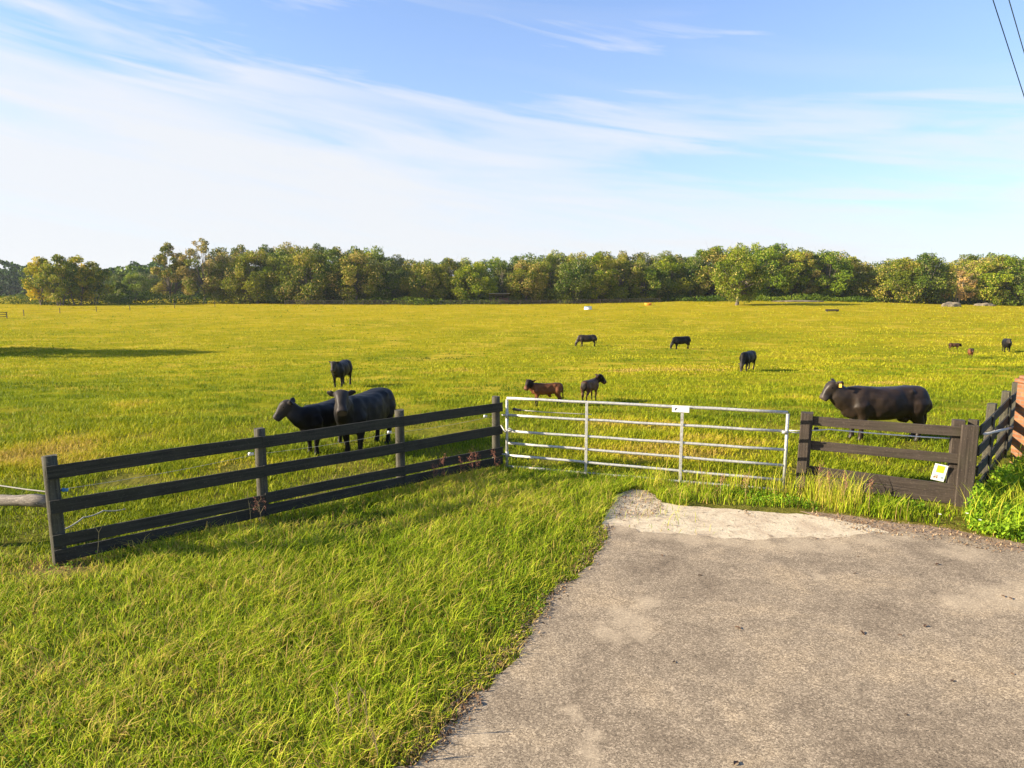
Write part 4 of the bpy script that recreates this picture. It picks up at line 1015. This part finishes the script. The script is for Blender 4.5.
# more far wood closing the view behind the dips and to the right
nw = 66000; x = rn.uniform(-205, 420, nw); y = rn.uniform(285, 320, nw); top = 10 + 2 * np.sin(x * .11) + 1.5 * np.sin(x * .31 + 1)
zf = np.minimum(rn.uniform(0, 1.3, nw), 1) * top - .3
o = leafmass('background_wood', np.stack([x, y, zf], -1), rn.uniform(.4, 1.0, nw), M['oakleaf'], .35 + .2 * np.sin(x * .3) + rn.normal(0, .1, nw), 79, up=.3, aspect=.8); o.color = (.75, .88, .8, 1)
tag(o, 'dark continuous wood seen between the trunks of the tree line', 'wood', kind='stuff')
# undergrowth along the foot of the trees
nu = 42000; x = rn.uniform(-150, 165, nu); yb = 202 + 6 * np.sin(x * .06) + 2 * np.sin(x * .3); y = yb + rn.uniform(0, 9, nu); top = 1.1 + 1.0 * np.clip(noise2(x, y, .35, 80) + .3, 0, 2) + 1.3 * (x < -78)
zf = terr(x, y) + rn.uniform(0, 1, nu) * top
o = leafmass('undergrowth', np.stack([x, y, zf], -1), rn.uniform(.12, .3, nu), M['oakleaf'], .45 + .2 * noise2(x, y, .2, 81) + rn.normal(0, .12, nu), 82, up=.3, aspect=.8); o.color = (.7, .8, .6, 1)
tag(o, 'low scrubby undergrowth along the foot of the far trees', 'undergrowth', kind='stuff')

# ------------------------------------------------------------------ far things
def far_fence(name, label, pts, hgt, rails, spacing, rad=.06, mat='fargate', wire=True):
    root = empty(name, pts[0]); 
    for i in range(len(pts) - 1):
        a, b = Vector(pts[i]), Vector(pts[i + 1]); L = (b - a).length; n_ = max(1, int(L / spacing))
        for k in range(n_ + (1 if i == len(pts) - 2 else 0)):
            q_ = a.lerp(b, k / n_); q_.z = tz(q_.x, q_.y); mb = MB(); mb.tube([(0, 0, -.2), (0, 0, hgt)], rad, 6); mb.build('post', M[mat], root, loc=q_ - root.location)
        for z_ in rails:
            nn_ = n_; line = []
            for k in range(nn_ + 1):
                q_ = a.lerp(b, k / nn_); q_.z = tz(q_.x, q_.y) + z_; line.append(q_ - root.location)
            mb = MB(); mb.tube(line, .012 if wire else .06, 5); mb.build('wire' if wire else 'rail', M[mat], root)
    return tag(root, label, 'fence')
far_fence('wire_fence', 'far post and wire fence crossing the field at the left', [at(24, 316), at(60, 313.5), at(130, 310.5), at(215, 307)], 1.25, (.5, 1.0), 7.5, .07)
far_fence('rail_fence', 'short dark wooden rail fence at the far left edge', [at(-30, 320), at(7, 318.3)], 1.2, (.35, .75, 1.1), 3, .09, wire=False)
far_fence('wire_fence', 'dark rail fence along the foot of the far trees', [Vector((X_at(285, 196), 196, 0)), Vector((X_at(480, 197), 197, 0)), Vector((X_at(660, 199), 199, 0))], 1.3, (.4, .8, 1.2), 5.5, .08, wire=False)
# small shed
q = Vector((X_at(499, 203), 203, 0)); q.z = tz(q.x, q.y)
sh = empty('shed', q, .05); mb = MB(); rt = Euler((R(-9), 0, 0)).to_matrix(); mb.box((0, 0, 2.75), (6.2, 4.4, .12), rt); mb.build('roof', M['tinroof'], sh)
for x_ in (-2.8, -.9, 1.0, 2.8):
    mb = MB(); mb.box((x_, -1.8, 1.25), (.18, .18, 2.5)); mb.build('post', M['fargate'], sh)
mb = MB(); mb.box((1.3, .6, 1.0), (2.8, 2.2, 1.6)); mb.build('wall', M['barnred'], sh); mb = MB(); mb.box((-1.7, .6, .7), (1.8, 1.6, 1.2)); mb.build('pen', M['barnred'], sh)
tag(sh, 'small open shed with a pale tin roof under the trees', 'shed')
# trough, tub, feeder, mounds
q = at(588, 309.5); tr_ = empty('water_trough', q, .2)
bm = bmesh.new(); bmesh.ops.create_cone(bm, cap_ends=True, segments=20, radius1=.95, radius2=.85, depth=.65); mb = MB(); mb.add([v.co * 1 + Vector((0, 0, .33)) for v in bm.verts], [tuple(v.index for v in f.verts) for f in bm.faces]); bm.free(); mb.build('tub', M['white'], tr_)
mb = MB(); mb.tube([(.9 * math.cos(a_ * math.pi / 8), .9 * math.sin(a_ * math.pi / 8), .66) for a_ in range(17)], .06, 6); mb.build('rim', M['bluecap'], tr_)
tag(tr_, 'round white water trough with a blue rim in the far field', 'trough')
q = at(648, 305.3); ot = empty('feed_tub', q); mb = MB(); mb.tube([(0, 0, 0), (0, 0, .3), (0, 0, .55)], [.75, .95, 1.0], 16); mb.build('tub', M['orange'], ot)
mb = MB(); mb.tube([(.98 * math.cos(a_ * math.pi / 8), .98 * math.sin(a_ * math.pi / 8), .56) for a_ in range(17)], .05, 6); mb.build('rim', M['orange'], ot); tag(ot, 'low orange feed tub at the far side of the field', 'tub')
q = at(832, 311.5); fb = empty('feed_bunk', q, .05)
mb = MB(); mb.box((0, -.35, .3), (2.6, .06, .35)); mb.box((0, .35, .3), (2.6, .06, .35)); mb.box((0, 0, .15), (2.6, .7, .05)); mb.build('trough', M['fargate'], fb)
for x_ in (-1.1, 1.1):
    mb = MB(); mb.box((x_, 0, .06), (.12, .7, .14)); mb.build('leg', M['fargate'], fb)
tag(fb, 'long dark feed bunk lying in the far right field', 'feeder')
def mound(px, py, w_, h_, lab):
    q = at(px, py); r = random.Random(px); mb = MB(); bm = bmesh.new(); bmesh.ops.create_icosphere(bm, subdivisions=4, radius=1)
    for v in bm.verts:
        k = 1 + .25 * math.sin(v.co.x * 5 + px) * math.sin(v.co.y * 4) + r.uniform(-.05, .05); v.co = Vector((v.co.x * w_ * k, v.co.y * w_ * .5 * k, max(-.2, v.co.z * h_ * k)))
    me = bpy.data.meshes.new('dirt_mound'); bm.to_mesh(me); bm.free(); me.materials.append(M['stone']); o = link(bpy.data.objects.new('dirt_mound', me)); o.location = q
    tag(o, lab, 'mound')
mound(951, 306.5, 2.6, 1.1, 'pale dirt mound at the foot of the bleached tree')
mound(985, 306.0, 2.8, .8, 'low pale mound near the right end of the tree line')
mound(798, 301.5, 6, .35, 'long low dark mound right of the lone oak')

# ------------------------------------------------------------------ small plants and debris
def stalk(px, py, hgt, label, kind='Y', mat='straw', group=None, head='rust', seed=0):
    q = P(px, py); r = random.Random(seed); root = empty('dry_weed', q); mb = MB()
    top = Vector((r.uniform(-.05, .05), r.uniform(-.04, .04), hgt)); mb.tube([(0, 0, -.03), top * .5 + Vector((.01, 0, 0)), top], [.005, .004, .003], 5)
    tips = []
    if kind == 'Y':
        for s_ in (-1, 1):
            b_ = top + Vector((s_ * .07, 0, .1)); mb.tube([top * .96, b_], [.0035, .002], 5); tips.append(b_)
    else:
        for k in range(5):
            t_ = r.uniform(.4, 1); b_ = top * t_ + Vector((r.uniform(-.07, .07), r.uniform(-.04, .04), r.uniform(.05, .13))); mb.tube([top * t_, b_], [.003, .0015], 5); tips.append(b_)
    mb.build('stem', M[mat], root)
    if kind == 'seed':
        tips.append(top); n_ = 70; pp = []
        for k in range(n_ * 2): 
            t_ = tips[k % len(tips)]; pp.append(t_ + Vector((r.gauss(0, .018), r.gauss(0, .018), r.gauss(-.01, .035))))
        leafmass('seed_head', np.array([tuple(v) for v in pp]), np.full(len(pp), .009), M[head], np.zeros(len(pp)), seed, root)['kind'] = 'stuff'
    return tag(root, label, 'weed', group)
G1 = 'dry weeds along the left fence'
stalk(78, 563, .36, 'forked dry yellow stalk nearest the left end post', 'Y', seed=1, group=G1)
stalk(96, 561, .38, 'forked dry stalk a little right of the first forked one', 'Y', seed=2, group=G1)
stalk(251, 525, .42, 'thin dry weed left of the second fence post', 'many', seed=3, group=G1)
stalk(262, 528, .40, 'reddish dry weed at the foot of the second fence post', 'seed', seed=4, group=G1)
stalk(300, 512, .4, 'branched dry weed right of the second fence post', 'many', seed=5, group=G1)
stalk(331, 506, .42, 'straight dry stem midway between the second and third posts', 'Y', seed=6, group=G1)
for i, (a_, b_) in enumerate([(432, 487), (445, 484), (459, 480), (471, 480), (475, 479), (495, 476)]):
    stalk(a_, b_, (.3, .42, .3, .45, .45, .4)[i], 'rusty red seeding dock against the dark fence near the gate', 'seed', 'rust', 'rusty docks by the fence', seed=20 + i)
for i, (a_, b_) in enumerate([(338, 735), (352, 738), (366, 742), (379, 768)]):
    stalk(a_, b_, (.42, .38, .45, .3)[i], 'upright straw coloured dry stem in the grass beside the driveway', 'many', 'straw', 'straw stems beside the driveway', seed=40 + i)
for i, (a_, b_) in enumerate([(818, 505), (828, 507), (841, 509), (868, 512), (720, 497), (745, 500)]):
    stalk(a_, b_, (.6, .5, .45, .4, .3, .35)[i], 'pale dry seed stalk in the grass before the gate and fence', 'seed', 'straw', 'dry seed stalks before the gate', 'rust', seed=60 + i)
# fallen leaves on the asphalt
lm = None
leafspots = [(662, 557), (738, 630), (816, 540), (858, 558), (937, 566), (925, 628), (862, 635), (900, 637), (952, 683), (906, 717), (1012, 676), (674, 664), (736, 766), (855, 575), (480, 706), (603, 545), (700, 577), (545, 600), (1003, 598), (1010, 600)]
for i, (a_, b_) in enumerate(leafspots):
    q = P(a_, b_)
    if lm is None:
        vs = []; nx_ = 6
        for k in range(nx_ + 1):
            t = k / nx_; w_ = .022 * math.sin(math.pi * min(.97, max(.03, t))) ** .7
            for s_ in (-1, 0, 1): vs.append(((t - .5) * .085, s_ * w_, .006 + .012 * abs(s_) + .006 * math.sin(t * 5)))
        fs = [(k * 3 + j, k * 3 + j + 1, k * 3 + j + 4, k * 3 + j + 3) for k in range(nx_) for j in range(2)]
        o = mesh_obj('fallen_leaf', vs, fs, M['leafdry']); md = o.modifiers.new('s', 'SOLIDIFY'); md.thickness = .0015; lm = o
    else: o = lm.copy(); COL.objects.link(o)
    o.location = (q.x, q.y, .018); o.rotation_euler = (random.uniform(-.2, .2), random.uniform(-.2, .2), random.uniform(0, 6.28)); s_ = random.uniform(.4, .75); o.scale = (s_, s_, s_)
    tag(o, 'small dead brown leaf lying on the asphalt driveway', 'leaf', 'dead leaves on the driveway')
# leaf litter and twigs along the asphalt edge and on the sand
nl = 2600; ei = rng.integers(0, len(pa) - 1, nl); tt = rng.uniform(0, 1, nl); x = np.array([pa[i].x for i in ei]) * (1 - tt) + np.array([pa[i + 1].x for i in ei]) * tt; y = np.array([pa[i].y for i in ei]) * (1 - tt) + np.array([pa[i + 1].y for i in ei]) * tt
x = x + rng.normal(-.05, .07, nl); y = y + rng.normal(.02, .05, nl)
x2, y2 = scatter(26000, 1, 9, 8.5, 13); k = (inpoly(x2, y2, sand) & (noise2(x2, y2, 2.5, 90) + .9 * (y2 - 10.3) > .1)) | inpoly(x2, y2, dirt); x = np.concatenate([x, x2[k]]); y = np.concatenate([y, y2[k]])
M['litter'] = foliage_mat('leaf_litter_mix', [(0, (.06, .035, .02)), (.5, (.22, .13, .07)), (1, (.45, .34, .2))], .1)
o = leafmass('leaf_litter', np.stack([x, y, rng.uniform(.018, .032, len(x))], -1), rng.uniform(.008, .026, len(x)), M['litter'], rng.uniform(0, 1, len(x)), 92, up=3, aspect=.4)
tag(o, 'brown leaf litter along the edge of asphalt and sand', 'leaf litter', kind='stuff')
# small white flowers in the weeds
for i, (a_, b_) in enumerate([(965, 515), (978, 522), (938, 516)]):
    q = P(a_, b_ + 12); root = empty('white_flower', q); hh = .2
    mb = MB(); mb.tube([(0, 0, 0), (.01, 0, hh)], .004, 5); mb.build('stem', M['weed'], root)
    mb = MB(); 
    for k in range(6):
        an = k * math.pi / 3; mb.add([(.01, 0, hh), (.01 + .016 * math.cos(an - .4), .016 * math.sin(an - .4), hh + .01), (.01 + .024 * math.cos(an), .024 * math.sin(an), hh + .008), (.01 + .016 * math.cos(an + .4), .016 * math.sin(an + .4), hh + .01)], [(0, 1, 2, 3)])
    mb.build('petals', M['white'], root); tag(root, 'small white wildflower among the weeds by the right fence', 'flower', 'white wildflowers in the weeds')

# power lines at the upper right
def line_through(pa_, pb_, da, db):
    """cable passing the two sight lines at distances da (near) and db (far); extended both ways"""
    A = Vector((0, 0, CAMH)) + ray(*pa_) * da; B = Vector((0, 0, CAMH)) + ray(*pb_) * db; return A, B
for (pa_, pb_) in (((993, 0), (1024, 96)), ((1009, 0), (1024, 52))):
    A, B = line_through(pa_, pb_, 17, 19.5); d_ = B - A; d_.normalize() ; mb = MB()
    o0 = A - d_ * 14
    mb.tube([A - d_ * 14 - o0, A - o0, B - o0, B + d_ * 30 - o0], .013, 6); o = mb.build('power_cable', M['cable']); o.location = o0
    tag(o, 'thin overhead power cable, ' + ('left one of the pair' if pa_[0] == 993 else 'right one of the pair'), 'cable', 'overhead power cables')

# ------------------------------------------------------------------ air
hm_ = bpy.data.materials.new('haze_air'); hm_.use_nodes = True; nt = hm_.node_tree; nt.nodes.clear()
out = N(nt, 'ShaderNodeOutputMaterial'); pv_ = N(nt, 'ShaderNodeVolumePrincipled'); pv_.inputs['Color'].default_value = (.80, .88, 1, 1); pv_.inputs['Density'].default_value = .00010; pv_.inputs['Anisotropy'].default_value = .2
nt.links.new(pv_.outputs[0], out.inputs['Volume'])
mb = MB(); mb.box((0, 1500, 9.5), (8200, 5400, 29)); o = mb.build('haze', hm_); tag(o, kind='stuff', label='thin pale air over the pasture', cat='haze')
